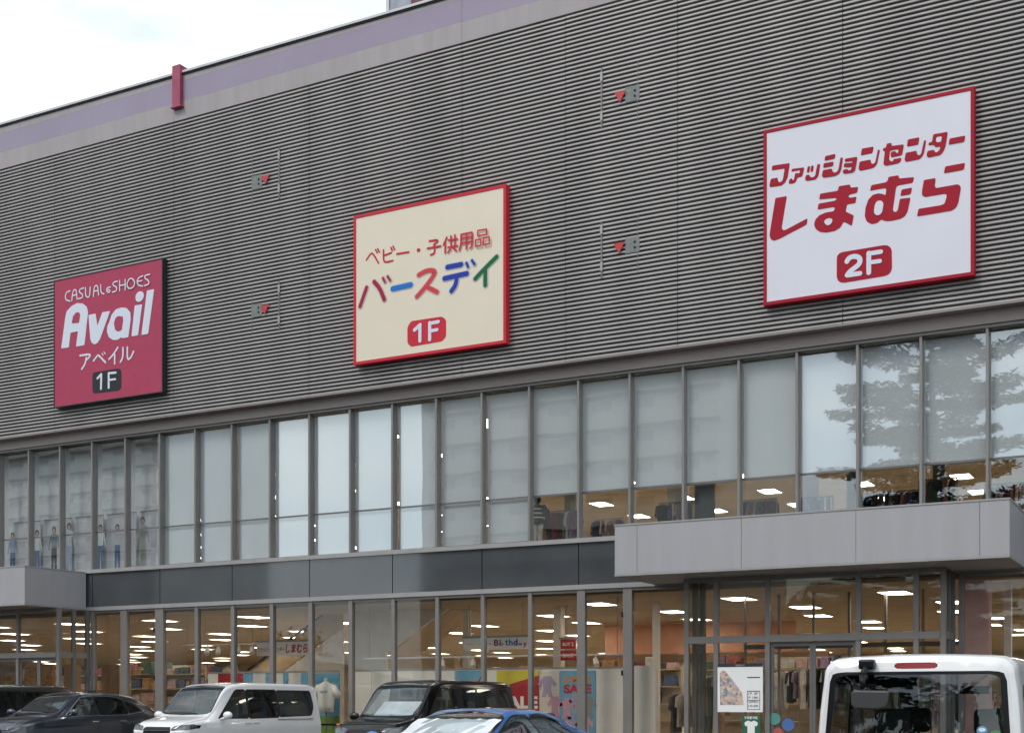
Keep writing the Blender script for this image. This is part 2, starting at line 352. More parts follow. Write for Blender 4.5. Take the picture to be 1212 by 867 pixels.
# canopies
def canopy(x0, x1, y0, joints, label):
    t = thing('entrance_canopy', label, 'canopy', ((x0+x1)/2, y0/2, 4.0))
    js = [x0] + joints + [x1]
    for a, b in zip(js[:-1], js[1:]):
        m = MB(); m.box(a+(0.004 if a != x0 else 0), b-(0.004 if b != x1 else 0), y0, y0+0.03, 4.045, 5.03); obj('front_panel', m, M['canopy'], t)
    for a, b in ((x0, x0+0.03), (x1-0.03, x1)):
        m = MB(); m.box(a, b, y0+0.032, -0.035, 4.045, 5.03); obj('side_panel', m, M['canopy'], t)
    m = MB(); m.box(x0-0.012, x1+0.012, y0-0.012, -0.04, 5.032, 5.065); obj('top_trim', m, M['alulight'], t)
    m = MB(); m.box(x0-0.006, x1+0.006, y0-0.008, y0+0.06, 3.998, 4.043); m.box(x0-0.006, x0+0.05, y0+0.062, -0.04, 3.998, 4.043); m.box(x1-0.05, x1+0.006, y0+0.062, -0.04, 3.998, 4.043); obj('bottom_trim', m, M['alulight'], t)
    m = MB(); m.box(x0+0.052, x1-0.052, y0+0.062, -0.04, 4.0, 4.03); obj('soffit', m, M['canopy_under'], t)
    return t
canopy(-10.87, -3.20, -2.2, [PX(754,-2.2), PX(877.4,-2.2), PX(1013,-2.2), PX(1159.6,-2.2)], 'wide grey box canopy over the entrance on the right')
canopy(-40, -28.1, -2.2, [-36.5, -32.5], 'grey box canopy at the left edge over the left entrance')

# ------------------------------------------------------------------ shop interior shell
def shell(name, *b, m_='white'):
    m = MB()
    for q in b: m.box(*q)
    return obj(name, m, M[m_], B)
shell('floor', (XL, XR, 0.15, 42.5, 0.06, 0.12), m_='floor')
shell('ceiling', (XL, XR, 0.25, 42.5, 3.86, 3.95), m_='ceil')
shell('interior_wall', (XL, XR, 42.0, 42.2, 0.12, 3.86), m_='cream')
shell('upper_floor', (XL, XR, 0.31, 34, 4.97, 5.08), m_='floor')
shell('upper_ceiling', (XL, XR, 0.4, 34, 8.74, 8.79), m_='ceil')
shell('upper_interior_wall', (XL, XR, 33.6, 33.8, 5.08, 8.74), m_='cream')
# ceiling lamps
lamp = thing('ceiling_light', 'recessed white rectangular ceiling light panel of the ground floor sales room', 'ceiling light', (0,0,3.8), 'ceiling lights of the ground floor')
m = MB(); m.box(-0.30, 0.30, -0.48, 0.48, 3.82, 3.835); 
def local(mb, dz): mb.v = [(x, y, z+dz) for x, y, z in mb.v]; return mb
ORI['z'] = (0,0,0)
obj('light_panel', m, M['lamp'], lamp)
m = MB(); m.box(-0.33, -0.302, -0.51, 0.51, 3.815, 3.858); m.box(0.302, 0.33, -0.51, 0.51, 3.815, 3.858); m.box(-0.30, 0.30, -0.51, -0.482, 3.815, 3.858); m.box(-0.30, 0.30, 0.482, 0.51, 3.815, 3.858)
obj('lamp_frame', m, M['white'], lamp)
first = True
def inview(x, y, z):
    d = -x*math.sin(PHI)+(y+CD)*math.cos(PHI); r = x*math.cos(PHI)+(y+CD)*math.sin(PHI); return -60 < CX+F*r/d < 1290
for j in range(11):
    for i in range(26):
        x = -71 + i*3.6 + (0.6 if j % 2 else 0); y = 2.6 + j*3.5
        if -21 < x < -13.5 and 1.5 < y < 4.5: continue
        if not inview(x, y, 3.8) or (x < -42 and (i+j) % 2): continue
        if first: lamp.location = (x, y, 3.8); first = False
        else: dup(lamp, (x, y, 3.8))
lamp2 = dup(lamp, (-13.6, 3, 8.685), 'recessed white rectangular ceiling light panel seen above the upper floor racks')
lamp2['group'] = 'ceiling lights of the upper floor'
for j in range(8):
    for i in range(16):
        x, y = -45.6 + i*3.2, 3 + j*3.6
        if (i == 10 and j == 0) or (j < 3 and i > 10) or not inview(x, y, 8): continue
        dup(lamp2, (x, y, 8.685))

# ------------------------------------------------------------------ drawing helpers for lettering (flat strokes and outlines on a vertical plane)
def chaikin(p, n=2):
    for _ in range(n):
        if len(p) < 3: return p
        q = [p[0]]
        for a, b in zip(p[:-1], p[1:]):
            q += [(a[0]*.75+b[0]*.25, a[1]*.75+b[1]*.25), (a[0]*.25+b[0]*.75, a[1]*.25+b[1]*.75)]
        q.append(p[-1]); p = q
    return p
def stroke(m, pts, w, y, closed=False, smooth=2):
    """ribbon of width w along pts (x, z) at depth y, round caps; returns nothing"""
    if closed: pts = pts + [pts[0]]
    p = chaikin([tuple(q) for q in pts], smooth) if smooth else pts
    q = [p[0]]
    for a in p[1:]:
        if math.hypot(a[0]-q[-1][0], a[1]-q[-1][1]) > 1e-4: q.append(a)
    p = q; n = len(p); h = w/2; Lf = []; Rt = []
    for i in range(n):
        if closed and i in (0, n-1): a, b = p[n-2], p[1]
        else: a, b = p[max(0, i-1)], p[min(n-1, i+1)]
        dx, dz = b[0]-a[0], b[1]-a[1]; l = math.hypot(dx, dz) or 1; nx, nz = -dz/l, dx/l
        Lf.append((p[i][0]+nx*h, y, p[i][1]+nz*h)); Rt.append((p[i][0]-nx*h, y, p[i][1]-nz*h))
    v = Lf + Rt; m.add(v, [(i, i+1, i+1+n, i+n) for i in range(n-1)])
    if not closed:
        for e, o in ((0, 1), (n-1, n-2)):
            dx, dz = p[e][0]-p[o][0], p[e][1]-p[o][1]; a0 = math.atan2(dz, dx)
            arc = [(p[e][0]+h*math.cos(a0+t), y, p[e][1]+h*math.sin(a0+t)) for t in [(-math.pi/2)+math.pi*k/8 for k in range(9)]]
            m.add(arc, [tuple(range(9))])
def outline(m, pts, y, th=0.012, rnd=1):
    p = list(pts)
    if rnd:      # soften corners slightly
        q = []; n = len(p)
        for i in range(n):
            a, b, c = p[i-1], p[i], p[(i+1) % n]
            for o in (a, c):
                l = math.hypot(o[0]-b[0], o[1]-b[1]); k = min(0.3, 0.016*rnd/max(l, 1e-4)); q.append((b[0]+(o[0]-b[0])*k, b[1]+(o[1]-b[1])*k))
        p = q
    bm = bmesh.new(); vs_ = [bm.verts.new((x, y, z)) for x, z in p]; n = len(vs_)
    es = [bm.edges.new((vs_[i], vs_[(i+1) % n])) for i in range(n)]
    bmesh.ops.triangle_fill(bm, edges=es, use_beauty=True)
    bm.verts.index_update(); m.add([v.co[:] for v in bm.verts], [tuple(v.index for v in f.verts) for f in bm.faces]); bm.free()
    m.add([(x, y, z) for x, z in p] + [(x, y+th, z) for x, z in p], [(i, (i+1) % n, (i+1) % n+n, i+n) for i in range(n)])
class Crop:
    def __init__(s, x0, y0, sc, Y): s.a = (x0, y0, sc, Y)
    def __call__(s, pts): x0, y0, sc, Y = s.a; return [P(x0+u/sc, y0+v/sc, Y) for u, v in pts]
def text(name, body, x0, x1, z0, z1, y, m, parent=None, bold=0.0, shear=0.0, keep=False, **k):
    cu = bpy.data.curves.new('lettering_curve', 'FONT'); cu.body = body; cu.offset = bold; cu.shear = shear; cu.resolution_u = 4
    to = bpy.data.objects.new('lettering_tmp', cu); C.objects.link(to); bpy.context.view_layer.update()
    me = to.evaluated_get(bpy.context.evaluated_depsgraph_get()).to_mesh()
    v = [q.co.copy() for q in me.vertices]; fs = [tuple(p.vertices) for p in me.polygons]; to.to_mesh_clear()
    bpy.data.objects.remove(to); bpy.data.curves.remove(cu)
    ax, bx = min(q.x for q in v), max(q.x for q in v); az, bz = min(q.y for q in v), max(q.y for q in v)
    mb = MB(); mb.add([(x0+(q.x-ax)/(bx-ax)*(x1-x0), y, z0+(q.y-az)/(bz-az)*(z1-z0)) for q in v], fs)
    return obj(name, mb, m, parent, **k)

# ------------------------------------------------------------------ the three big signs
YF = -0.50
def signbox(label, x0, x1, z0, z1, face, frame, fw):
    t = thing('shop_sign', label, 'sign', ((x0+x1)/2, YF, z0))
    m = MB(); m.box(x0, x1, YF, YC-0.01, z0, z0+fw); m.box(x0, x1, YF, YC-0.01, z1-fw, z1); m.box(x0, x0+fw, YF, YC-0.01, z0+fw, z1-fw); m.box(x1-fw, x1, YF, YC-0.01, z0+fw, z1-fw)
    obj('frame', m, M[frame], t, bevel=0.004)
    m = MB(); m.box(x0+fw+0.001, x1-fw-0.001, YF+0.012, YC-0.02, z0+fw+0.001, z1-fw-0.001); obj('face', m, M[face], t)
    return t
yl = YF + 0.006
def letters(t, name, matname, crop, polys=(), strokes=(), sc=55.0, lift=0.0, rnd=1):
    m = MB(); y = yl - lift
    for i, p in enumerate(polys): outline(m, crop(p), y - 0.0012*i, rnd=rnd)
    for i, (w, p, *c) in enumerate(strokes): stroke(m, crop(p), w/crop.a[2]/sc, y - 0.0012*(i+len(polys)), closed=bool(c and c[0]), smooth=(c[1] if len(c) > 1 else 2))
    return obj(name, m, M[matname], t)
# --- right sign
S3 = signbox('white square sign with red frame and blocky dark red lettering above a 2F badge', -8.25, -4.06, 9.65, 13.295, 'signwhite', 'red', 0.07)
cA, cB, cC, cD, cE = Crop(900,150,9.323,yl), Crop(1020,140,9.323,yl), Crop(900,200,9.323,yl), Crop(1020,185,9.323,yl), Crop(980,280,13.333,yl)
letters(S3, 'lettering', 'red', cA, [
 [(130,430),(325,400),(300,560),(270,620),(230,650),(110,668),(98,650),(115,575),(190,560),(190,590),(210,615),(240,600),(250,570),(268,460),(125,482)],
 [(348,465),(485,448),(465,535),(450,552),(408,560),(395,600),(375,622),(322,632),(312,620),(322,575),(352,570),(352,590),(368,588),(385,510),(432,515),(440,478),(340,495)],
 [(522,438),(550,432),(540,500),(510,508)], [(560,430),(588,425),(580,492),(552,498)], [(628,415),(660,410),(640,540),(610,580),(510,598),(492,580),(502,535),(540,528),(545,550),(575,562),(605,540)],
 [(715,325),(828,300),(818,350),(708,375)], [(700,405),(808,385),(800,432),(692,452)], [(690,480),(790,462),(795,495),(820,510),(850,495),(865,460),(885,340),(910,340),(890,470),(870,515),(830,540),(700,560),(678,548)],
 [(935,355),(1070,332),(1045,480),(1020,502),(925,518),(908,500),(915,475),(965,468),(972,485),(1000,480),(1010,440),(920,445),(925,405),(1015,400),(1020,375),(930,385)]])
letters(S3, 'lettering', 'red', cB, [
 [(0,335),(132,312),(118,385),(-12,410)], [(-24,478),(98,455),(100,490),(120,505),(148,490),(178,345),(200,348),(170,500),(140,540),(100,555),(-18,580),(-37,560)],
 [(275,280),(328,270),(328,305),(465,288),(445,400),(425,412),(330,432),(318,420),(322,370),(372,362),(385,385),(400,383),(408,340),(328,352),(310,365),(300,455),(325,478),(350,470),(345,452),(438,435),(430,475),(400,498),(262,525),(238,508),(255,365),(232,358),(235,330),(268,325)],
 [(508,235),(635,210),(622,290),(498,312)], [(485,382),(605,358),(608,395),(630,412),(655,395),(688,242),(710,245),(685,385),(665,425),(635,450),(490,480),(472,465)],
 [(790,178),(948,150),(925,300),(905,355),(875,395),(850,408),(735,432),(715,415),(725,362),(800,348),(805,370),(825,380),(860,350),(868,308),(815,318),(790,290),(735,298),(740,268),(775,262)],
 [(970,225),(1142,192),(1130,258),(958,290)]])
letters(S3, 'lettering', 'red', cC, [
 [(165,320),(292,298),(235,640),(240,668),(270,675),(520,542),(510,612),(220,765),(150,792),(115,775),(100,730),(110,660)],
 [(865,190),(990,170),(995,205),(1080,198),(1065,262),(985,280),(968,300),(985,318),(1060,305),(1050,375),(955,390),(940,470),(1030,510),(1008,625),(920,580),(880,645),(820,682),(730,700),(660,695),(610,660),(592,615),(605,560),(650,510),(720,480),(810,465),(825,430),(805,418),(630,448),(642,382),(820,350),(845,330),(830,318),(648,335),(660,272),(855,240)]])
letters(S3, 'lettering', 'red', cD, [
 [(292,228),(405,208),(412,245),(578,228),(562,292),(395,322),(378,345),(342,590),(355,612),(385,612),(400,580),(420,468),(538,455),(505,610),(475,660),(430,688),(330,712),(260,715),(215,695),(170,735),(110,748),(55,720),(32,660),(40,570),(70,480),(120,425),(180,408),(230,415),(262,430),(270,360),(255,350),(90,380),(105,318),(270,285),(288,262)],
 [(440,365),(555,345),(540,418),(425,438)], [(920,112),(1140,72),(1125,148),(905,188)],
 [(685,262),(815,240),(805,330),(820,350),(1060,308),(1088,325),(1092,360),(1065,510),(1040,565),(990,598),(610,662),(625,580),(880,538),(915,520),(940,430),(920,410),(700,448),(665,430),(665,380)]])
letters(S3, 'letter_counter', 'signwhite', cB, [[(825,212),(885,203),(875,262),(850,268),(818,262)]], lift=0.012)
letters(S3, 'letter_counter', 'signwhite', cC, [[(710,600),(705,575),(735,550),(775,545),(798,560),(790,595),(760,622),(730,622)]], lift=0.014)
letters(S3, 'letter_counter', 'signwhite', cD, [[(135,610),(145,540),(165,500),(200,488),(230,500),(240,530),(228,610),(205,645),(170,655),(145,640)]], lift=0.014)
letters(S3, 'badge', 'red', cE, [[(138,340),(150,285),(210,245),(900,130),(965,145),(1005,200),(1010,500),(985,570),(920,615),(240,728),(170,710),(138,650)]], rnd=2)
letters(S3, 'badge_lettering', 'letterwhite', cE, [], [(76,[(300,392),(330,335),(420,308),(500,330),(510,400),(470,460),(350,545),(305,605)]),(72,[(305,610),(505,580)]),(72,[(645,570),(645,262)]),(68,[(645,270),(835,240)]),(64,[(660,410),(820,387)])], sc=57, lift=0.006)
# --- middle sign
S2 = signbox('cream square sign with red frame and multicoloured handwritten style lettering', -18.60, -14.34, 9.66, 13.32, 'signcream', 'red2', 0.075)
for nm, c, c2 in (('cr',(0.36,0.02,0.05),0),('az',(0.02,0.17,0.55),0),('co',(0.62,0.06,0.07),0),('bl',(0.02,0.05,0.36),0),('gr',(0.01,0.14,0.05),0)):
    M['l'+nm] = mat('letter_paint_'+nm, c, 0.6, 0, 0, spec=0.2); M['h'+nm] = mat('letter_halo_'+nm, tuple(0.66*0.72+0.28*q for q in c), 0.5, 0, 0)
cF = Crop(420,260,6.733,yl); c5 = Crop(400,210,3.614,yl)
sub = [[(92,320),(125,268),(145,268),(188,345)],[(165,238),(178,262)],[(182,232),(195,256)],[(228,240),(228,325),(245,340),(302,325)],[(232,285),(290,262)],[(288,222),(298,245)],[(305,212),(316,235)],
 [(335,272),(430,257)],[(505,241),(511,240)],[(595,170),(675,157),(630,200)],[(632,200),(640,265),(605,280)],[(580,228),(685,210)],[(735,140),(708,200)],[(722,175),(722,265)],[(768,130),(770,215)],[(800,122),(800,210)],[(748,165),(818,153)],[(745,222),(820,208)],[(765,235),(745,262)],[(790,228),(812,248)],
 [(850,120),(850,195),(835,245)],[(938,105),(938,215),(922,228)],[(850,120),(938,103)],[(850,152),(938,138)],[(848,190),(938,175)],[(893,112),(893,235)]]
letters(S2, 'lettering', 'red2', cF, [], [(14.5 if i != 8 else 26, s) for i, s in enumerate(sub)] + [(12, e, False, 0) for s in ([(985,90),(1055,78),(1055,120),(985,132)], [(968,165),(1010,158),(1010,208),(968,215)], [(1032,150),(1078,142),(1078,195),(1032,203)]) for e in [[s[i], s[(i+1)%4]] for i in range(4)]], sc=50)
for key, ws in (('cr', [(27,[(94,540),(42,690)]),(30,[(155,495),(200,545),(235,635)]),(17,[(225,465),(240,495)]),(17,[(262,452),(282,482)])]), ('az', [(36,[(303,550),(445,518)])]),
                ('co', [(31,[(510,440),(570,405),(632,402),(640,430),(560,540),(495,612)]),(31,[(575,535),(655,575)])]),
                ('bl', [(33,[(738,378),(848,356)]),(33,[(715,468),(893,428)]),(31,[(815,448),(805,520),(770,568)]),(18,[(890,345),(903,375)]),(18,[(935,325),(955,355)])]),
                ('gr', [(29,[(1130,295),(1040,385),(960,470)]),(29,[(1040,395),(1040,520)])])):
    letters(S2, 'letter_halo', 'h'+key, cF, [], [(w*1.1+19, s) for w, s in ws], sc=50)
    letters(S2, 'lettering', 'l'+key, cF, [], [(w*1.16, q) for w, q in ws], sc=50, lift=0.007)
letters(S2, 'badge', 'red2', c5, [[(297,640),(312,614),(445,594),(462,608),(462,680),(445,700),(312,723),(297,708)]], rnd=2)
letters(S2, 'badge_lettering', 'letterwhite', c5, [], [(16,[(328,652),(352,630)]),(16,[(351,634),(351,698)]),(16,[(393,693),(393,622)]),(15,[(393,624),(430,617)]),(14,[(393,657),(425,651)])], sc=50, lift=0.006)
# --- left sign
S1 = signbox('dark pink square sign with black sides and pale rounded lettering above a black 1F badge', -28.87, -24.80, 9.69, 13.29, 'wine', 'blackframe', 0.03)
cG, cH = Crop(68,320,9.125,yl), Crop(68,400,10.1,yl)
letters(S1, 'lettering', 'letterwhite', cG, [
 [(40,840),(85,500),(100,440),(150,385),(210,352),(270,355),(315,390),(330,450),(290,805),(200,820),(222,655),(140,672),(122,830)],
 [(335,480),(412,465),(430,600),(485,450),(568,438),(460,740),(430,785),(400,798),(370,780),(355,740)],
 [(560,560),(585,480),(630,420),(690,400),(745,405),(785,450),(792,520),(765,720),(695,732),(690,720),(650,748),(600,750),(555,720),(535,660),(540,600)],
 [(835,378),(915,365),(870,700),(800,712)], [(888+44*math.cos(a)*1.0+10*math.sin(a), 282-58*math.sin(a)) for a in [k*math.pi/9 for k in range(18)]], [(968,218),(1045,202),(980,685),(908,697)]])
letters(S1, 'letter_counter', 'wine', cG, [[(155,570),(170,495),(200,455),(232,450),(245,475),(232,562)], [(612,570),(630,510),(665,490),(705,498),(710,530),(695,640),(655,658),(625,640)]], lift=0.009)
thin = [[(135,220),(100,232),(82,275),(92,320),(135,330)],[(155,325),(165,230),(185,205),(205,215),(212,310)],[(165,270),(210,262)],[(285,190),(245,200),(232,232),(275,258),(272,295),(225,305)],[(305,185),(305,270),(325,292),(350,280),(355,180)],
 [(390,280),(398,185),(415,160),(438,168),(445,265)],[(398,225),(440,217)],[(470,155),(470,240),(505,255)],[(575,180),(540,185),(530,220),(560,245),(575,215),(540,205)],[(650,118),(605,128),(600,160),(645,180),(640,225),(595,235)],[(675,110),(675,220)],[(735,100),(735,210)],[(675,165),(735,155)],
 [(925,60),(880,80),(862,120),(880,165),(925,170)],[(865,120),(915,112)],[(1000,45),(950,55),(945,85),(990,110),(995,150),(945,165)]]
letters(S1, 'lettering', 'letterwhite', cG, [], [(15, s) for s in thin] + [(15, [(755,150),(775,95),(810,85),(840,120),(835,170),(800,200),(765,190)], True, 2)], sc=45)
letters(S1, 'lettering', 'letterwhite', cH, [], [(25, s) for s in ([(270,208),(405,188),(370,240),(345,258)],[(345,235),(330,310),(290,370)],[(432,270),(480,205),(495,205),(575,290)],[(722,112),(670,195),(618,250)],[(685,190),(685,305)],[(785,115),(785,230),(755,285)],[(838,110),(838,265),(880,235),(912,160)])] + [(14,[(535,185),(550,205)]),(14,[(558,168),(575,188)])], sc=45)
letters(S1, 'badge', 'badge', cH, [[(418,430),(435,408),(735,360),(762,385),(762,590),(735,625),(440,660),(418,640)]], rnd=2)
letters(S1, 'badge_lettering', 'letterwhite', cH, [], [(30,[(480,480),(526,430)]),(32,[(526,440),(522,605)]),(32,[(615,592),(615,420)]),(28,[(615,420),(700,412)]),(26,[(615,500),(695,490)])], sc=45, lift=0.006)

# ------------------------------------------------------------------ rescue entry markers on the cladding
def marker(label, tri, plate, bar, hinge):
    x, z = P(*tri, YC); x2, z2 = P(*plate, YC); xb, zt = P(bar[0], bar[1], YC); _, zb = P(bar[0], bar[2], YC); xh = PX(hinge, YC)
    t = thing('rescue_hatch', label, 'hatch', (x, YC, z))
    r = 0.135; m = MB(); m.prism([(x-r, z+r*0.85), (x+r, z+r*0.85), (x, z-r*0.9)], YC-0.05, YC-0.035); m.box(x-0.02, x+0.02, YC-0.034, YC-0.006, z-0.02, z+0.06); obj('triangle_marker', m, M['bright_red'], t)
    m = MB(); m.box(x2-0.17, x2+0.17, YC-0.012, YC-0.005, z2-0.17, z2+0.17); p = obj('plate', m, M['hgrey'], t)
    m = MB()
    for dx, dz in ((0.06,0.06),(0.06,-0.06)): m.ball((x2+dx, YC-0.02, z2+dz), (0.028,0.015,0.028), 8, 5)
    obj('latch', m, M['dark'], p)
    m = MB(); m.box(xb-0.018, xb+0.018, YC-0.02, YC-0.006, zb, zt); b = obj('edge_trim', m, M['aludark'], t)
    m = MB()
    for q in (0.2, 0.85): m.box(xb-0.03, xb+0.03, YC-0.035, YC-0.021, zb+(zt-zb)*q-0.1, zb+(zt-zb)*q+0.1)
    obj('hinge', m, M['alulight'], b)
    m = MB(); m.box(xh-0.008, xh+0.008, YC-0.010, YC-0.006, zb-0.02, zt-0.02); obj('joint_trim', m, M['aludark'], t)
marker('upper rescue hatch with red triangle between the left and the middle sign', (315.3,213.3), (304.2,215.4), (330.8,175,235.5), 299)
marker('lower rescue hatch with red triangle beside the upper left of the cream sign, below another', (314.5,366.8), (304,367), (330.8,333,390), 299)
marker('upper rescue hatch with red triangle between the cream and the white sign', (734.7,115.7), (748.6,111), (712.3,80.8,152), 755)
marker('lower rescue hatch with red triangle between the cream and the white sign', (733.7,294), (748.6,290), (712.3,262,329), 755)
# red bracket on the parapet
x0, x1 = PX(203.5, PY-0.12), PX(213, PY-0.12); zb = P(208,125,PY-0.12)[1]; zt = P(208,77,PY-0.12)[1]
m = MB(); m.box(x0, x1, PY-0.12, PY-0.012, zb, zt); m.box(x0, x1, PY-0.01, PY+0.75, zt-0.16, zt); m.box(x0-0.04, x1+0.04, PY-0.14, PY-0.012, zb-0.05, zb-0.003)
obj('parapet_bracket', m, mat('bracket_red', (0.36,0.05,0.11), 0.5), label='small dark red metal bracket hooked over the top edge of the roof parapet', cat='bracket', bevel=0.01)
# roof plant room
t = thing('roof_plant_room', 'pale grey plant room on the roof showing above the parapet', 'plant room', (-18, 9, 17.4))
xp = PX(458, 8.0)
m = MB(); m.box(xp, xp+9, 8.0, 15, 17.41, 26); obj('wall', m, mat('plant_wall', (0.33,0.36,0.42), 0.6), t)
m = MB()
for i in range(12): m.box(xp-0.02, xp+9, 7.975, 7.998, 17.6+i*0.62, 17.62+i*0.62)
m.box(xp-0.02, xp+0.10, 7.97, 7.974, 17.5, 26); obj('panel_joint', m, M['coping'], t)
x, z = P(500, 2, 7.9); m = MB(); m.box(x-0.3, x+0.35, 7.7, 7.96, z-0.18, z+0.5); obj('warning_light', m, mat('maroon', (0.12,0.02,0.03), 0.4), t)

# ------------------------------------------------------------------ things seen through the ground floor glass
def U(px, Y): return P(px, 800, Y)[0]
def Zp(px, py, Y): return P(px, py, Y)[1]
def board(name, label, cat, px0, py0, px1, py1, Y, m_, th=0.02, group=None):
    x0, x1 = U(px0, Y), U(px1, Y); zt = Zp((px0+px1)/2, py0, Y); zb = max(0.13, Zp((px0+px1)/2, py1, Y))
    m = MB(); m.box(x0, x1, Y, Y+th, zb, zt); return obj(name, m, m_, None, label=label, cat=cat, group=group), x0, x1, zb, zt
def colr(n, c, r=0.7, **k):
    if n not in M: M[n] = mat(n, c, r, 0, k.get('var', 0.05))
    return M[n]
colr('printred', (0.45,0.03,0.04)); colr('poster_blue', (0.16,0.42,0.62)); colr('poster_yellow', (0.72,0.62,0.05)); colr('orange', (0.75,0.25,0.03)); colr('ink', (0.03,0.03,0.035)); colr('inkwhite', (0.88,0.88,0.87), var=0.01)
colr('wood', (0.33,0.20,0.10)); M['osb'] = speckle('osb_board', [(0.42,0.20,0.06),(0.5,0.27,0.09),(0.33,0.14,0.04),(0.46,0.23,0.07)], 9, 0.7, (1,1,2.4))
colr('peach', (0.62,0.33,0.22)); colr('brownband', (0.2,0.12,0.08)); colr('grass_green', (0.16,0.3,0.06)); colr('panel_white', (0.80,0.79,0.76), var=0.012); colr('beige', (0.6,0.46,0.28))
colr('pinkcol', (0.75,0.47,0.47)); colr('slatecol', (0.2,0.25,0.3))

# low white display partition with posters behind the middle windows
YP = 0.75
t = thing('display_partition', 'low white display partition standing behind the middle shop windows', 'partition', (U(580,YP), YP, 0.12))
zt = Zp(580, 792, YP)
pxs = [416, 440, 490, 538, 590, 640, 694, 738]
for a, b in zip(pxs[:-1], pxs[1:]):
    m = MB(); m.box(U(a,YP)+0.006, U(b,YP)-0.006, YP, YP+0.05, 0.12, zt); obj('panel', m, M['panel_white'], t)
m = MB(); m.box(U(416,YP), U(738,YP), YP-0.01, YP+0.06, zt+0.002, zt+0.04); obj('top_rail', m, M['alulight'], t)
b_, x0, x1, z0, z1 = board('white_panel', 'plain pale panel behind the glass just left of the entrance porch', 'panel', 749, 787, 776, 880, 0.55, M['panel_white'])
def poster(label, px0, px1, py0, py1, Y, m_):
    x0, x1 = U(px0, Y), U(px1, Y); z1 = Zp((px0+px1)/2, py0, Y); z0 = max(0.2, Zp((px0+px1)/2, py1, Y))
    t = thing('poster', label, 'poster', ((x0+x1)/2, Y, z0)); m = MB(); m.box(x0, x1, Y-0.01, Y, z0, z1); obj('sheet', m, m_, t)
    return t, x0, x1, z0, z1
Yq = YP - 0.012
t, x0, x1, z0, z1 = poster('blue poster with orange heading partly hidden behind the black minivan', 539, 571, 793, 868, Yq, M['poster_blue'])
text('lettering', 'SUMMER', x0+0.06, x1-0.06, z1-0.38, z1-0.22, Yq-0.014, M['orange'], t, bold=0.03)
t, x0, x1, z0, z1 = poster('red and yellow sale poster with white letters beside the black minivan', 588, 638, 793, 868, Yq, M['printred'])
m = MB(); m.prism([(x0+0.002, z1-0.42), (x1-0.002, z1-0.12), (x1-0.002, z1-0.002), (x0+0.002, z1-0.002)], Yq-0.014, Yq-0.0105); obj('yellow_band', m, M['poster_yellow'], t)
zs = Zp(615, 838, Yq); text('lettering', 'SALE', x0+0.1, x1-0.03, zs, zs+0.30, Yq-0.014, M['inkwhite'], t, bold=0.045)
t, x0, x1, z0, z1 = poster('pale blue summer sale poster with orange and red lettering behind the window post', 663, 705, 793, 868, Yq, M['poster_blue'])
text('lettering', 'SUMMER', x0+0.1, x1-0.1, Zp(684,807,Yq), Zp(684,800,Yq), Yq-0.014, M['orange'], t, bold=0.04)
text('lettering', 'SALE', x0+0.1, x1-0.1, Zp(684,820,Yq), Zp(684,809,Yq), Yq-0.014, M['bright_red'], t, bold=0.05); t3 = t
t, x0, x1, z0, z1 = poster('pale poster of baby clothes between the red and the blue sale posters', 641, 662, 794, 868, Yq, colr('warm_paper', (0.72,0.66,0.58)))

def romper(t, cx_, z, w, h, mm, y):
    m = MB(); outline(m, [(cx_+a*w, z+b*h) for a, b in ((-.18,1),(.18,1),(.5,.62),(.38,.5),(.22,.66),(.2,.36),(.3,0),(.08,0),(0,.22),(-.08,0),(-.3,0),(-.2,.36),(-.22,.66),(-.38,.5),(-.5,.62))], y, 0.004, 0); obj('printed_garment', m, mm, t)
lav, pnk, mau = colr('print_lavender', (0.42,0.36,0.50)), colr('print_pink', (0.62,0.36,0.46)), colr('print_ash', (0.30,0.29,0.31))
for i, (px, py, mm, w) in enumerate([(648,812,lav,.5),(657,836,pnk,.42),(646,858,mau,.45)]): x_, z_ = P(px, py, Yq); romper(t, x_, z_-.25, w, .5, mm, Yq-.015)
for i, (px, py, mm, w) in enumerate([(671,838,pnk,.42),(683,832,lav,.42),(697,836,mau,.4),(675,860,lav,.42),(692,860,pnk,.5)]): x_, z_ = P(px, py, Yq); romper(t3, x_, z_-.25, w, .5, mm, Yq-.015)
# garments -------------------------------------------------------
def garment_mb(w, h, d=0.07):
    m = MB(); half = [(0.08,h),(0.5,0.93*h),(0.62,0.62*h),(0.40,0.60*h),(0.38,0.45*h),(0.42,0.0)]
    pts = [(x*w, z) for x, z in half] + [(-x*w, z) for x, z in half[::-1]]
    n = len(pts); c = len(pts)
    v = [(x, -d/2*(0.6+0.4*math.cos(x/w*3)), z) for x, z in pts] + [(x, d/2, z) for x, z in pts] + [(0, -d*0.9, h*0.5), (0, d*0.9, h*0.5)]
    m.add(v, [(i, (i+1) % n, 2*n) for i in range(n)][::-1] + [((i+1) % n+n, i+n, 2*n+1) for i in range(n)][::-1] + [(i, i+n, (i+1) % n+n, (i+1) % n) for i in range(n)])
    return m
gcols = [(0.05,0.05,0.07),(0.55,0.5,0.45),(0.3,0.08,0.09),(0.1,0.14,0.25),(0.6,0.42,0.4),(0.25,0.2,0.15),(0.65,0.63,0.6),(0.12,0.2,0.16),(0.5,0.3,0.15),(0.35,0.25,0.4),(0.08,0.08,0.09),(0.6,0.25,0.22)]
gm = [mat('cloth_%s' % n_, c, 0.9, 0, 0.15, 8) for n_, c in zip('ink sand wine navy rose bark chalk moss tan plum coal coral'.split(), gcols)]
gmesh = []
for i, mm in enumerate(gm):
    mb = garment_mb(0.5, random.choice([0.7,0.8,0.95])); gmesh.append(mesh_from('garment', mb, mm, smooth=False))
gnames = 'black cream wine navy rose brown white green tan plum charcoal coral'.split()
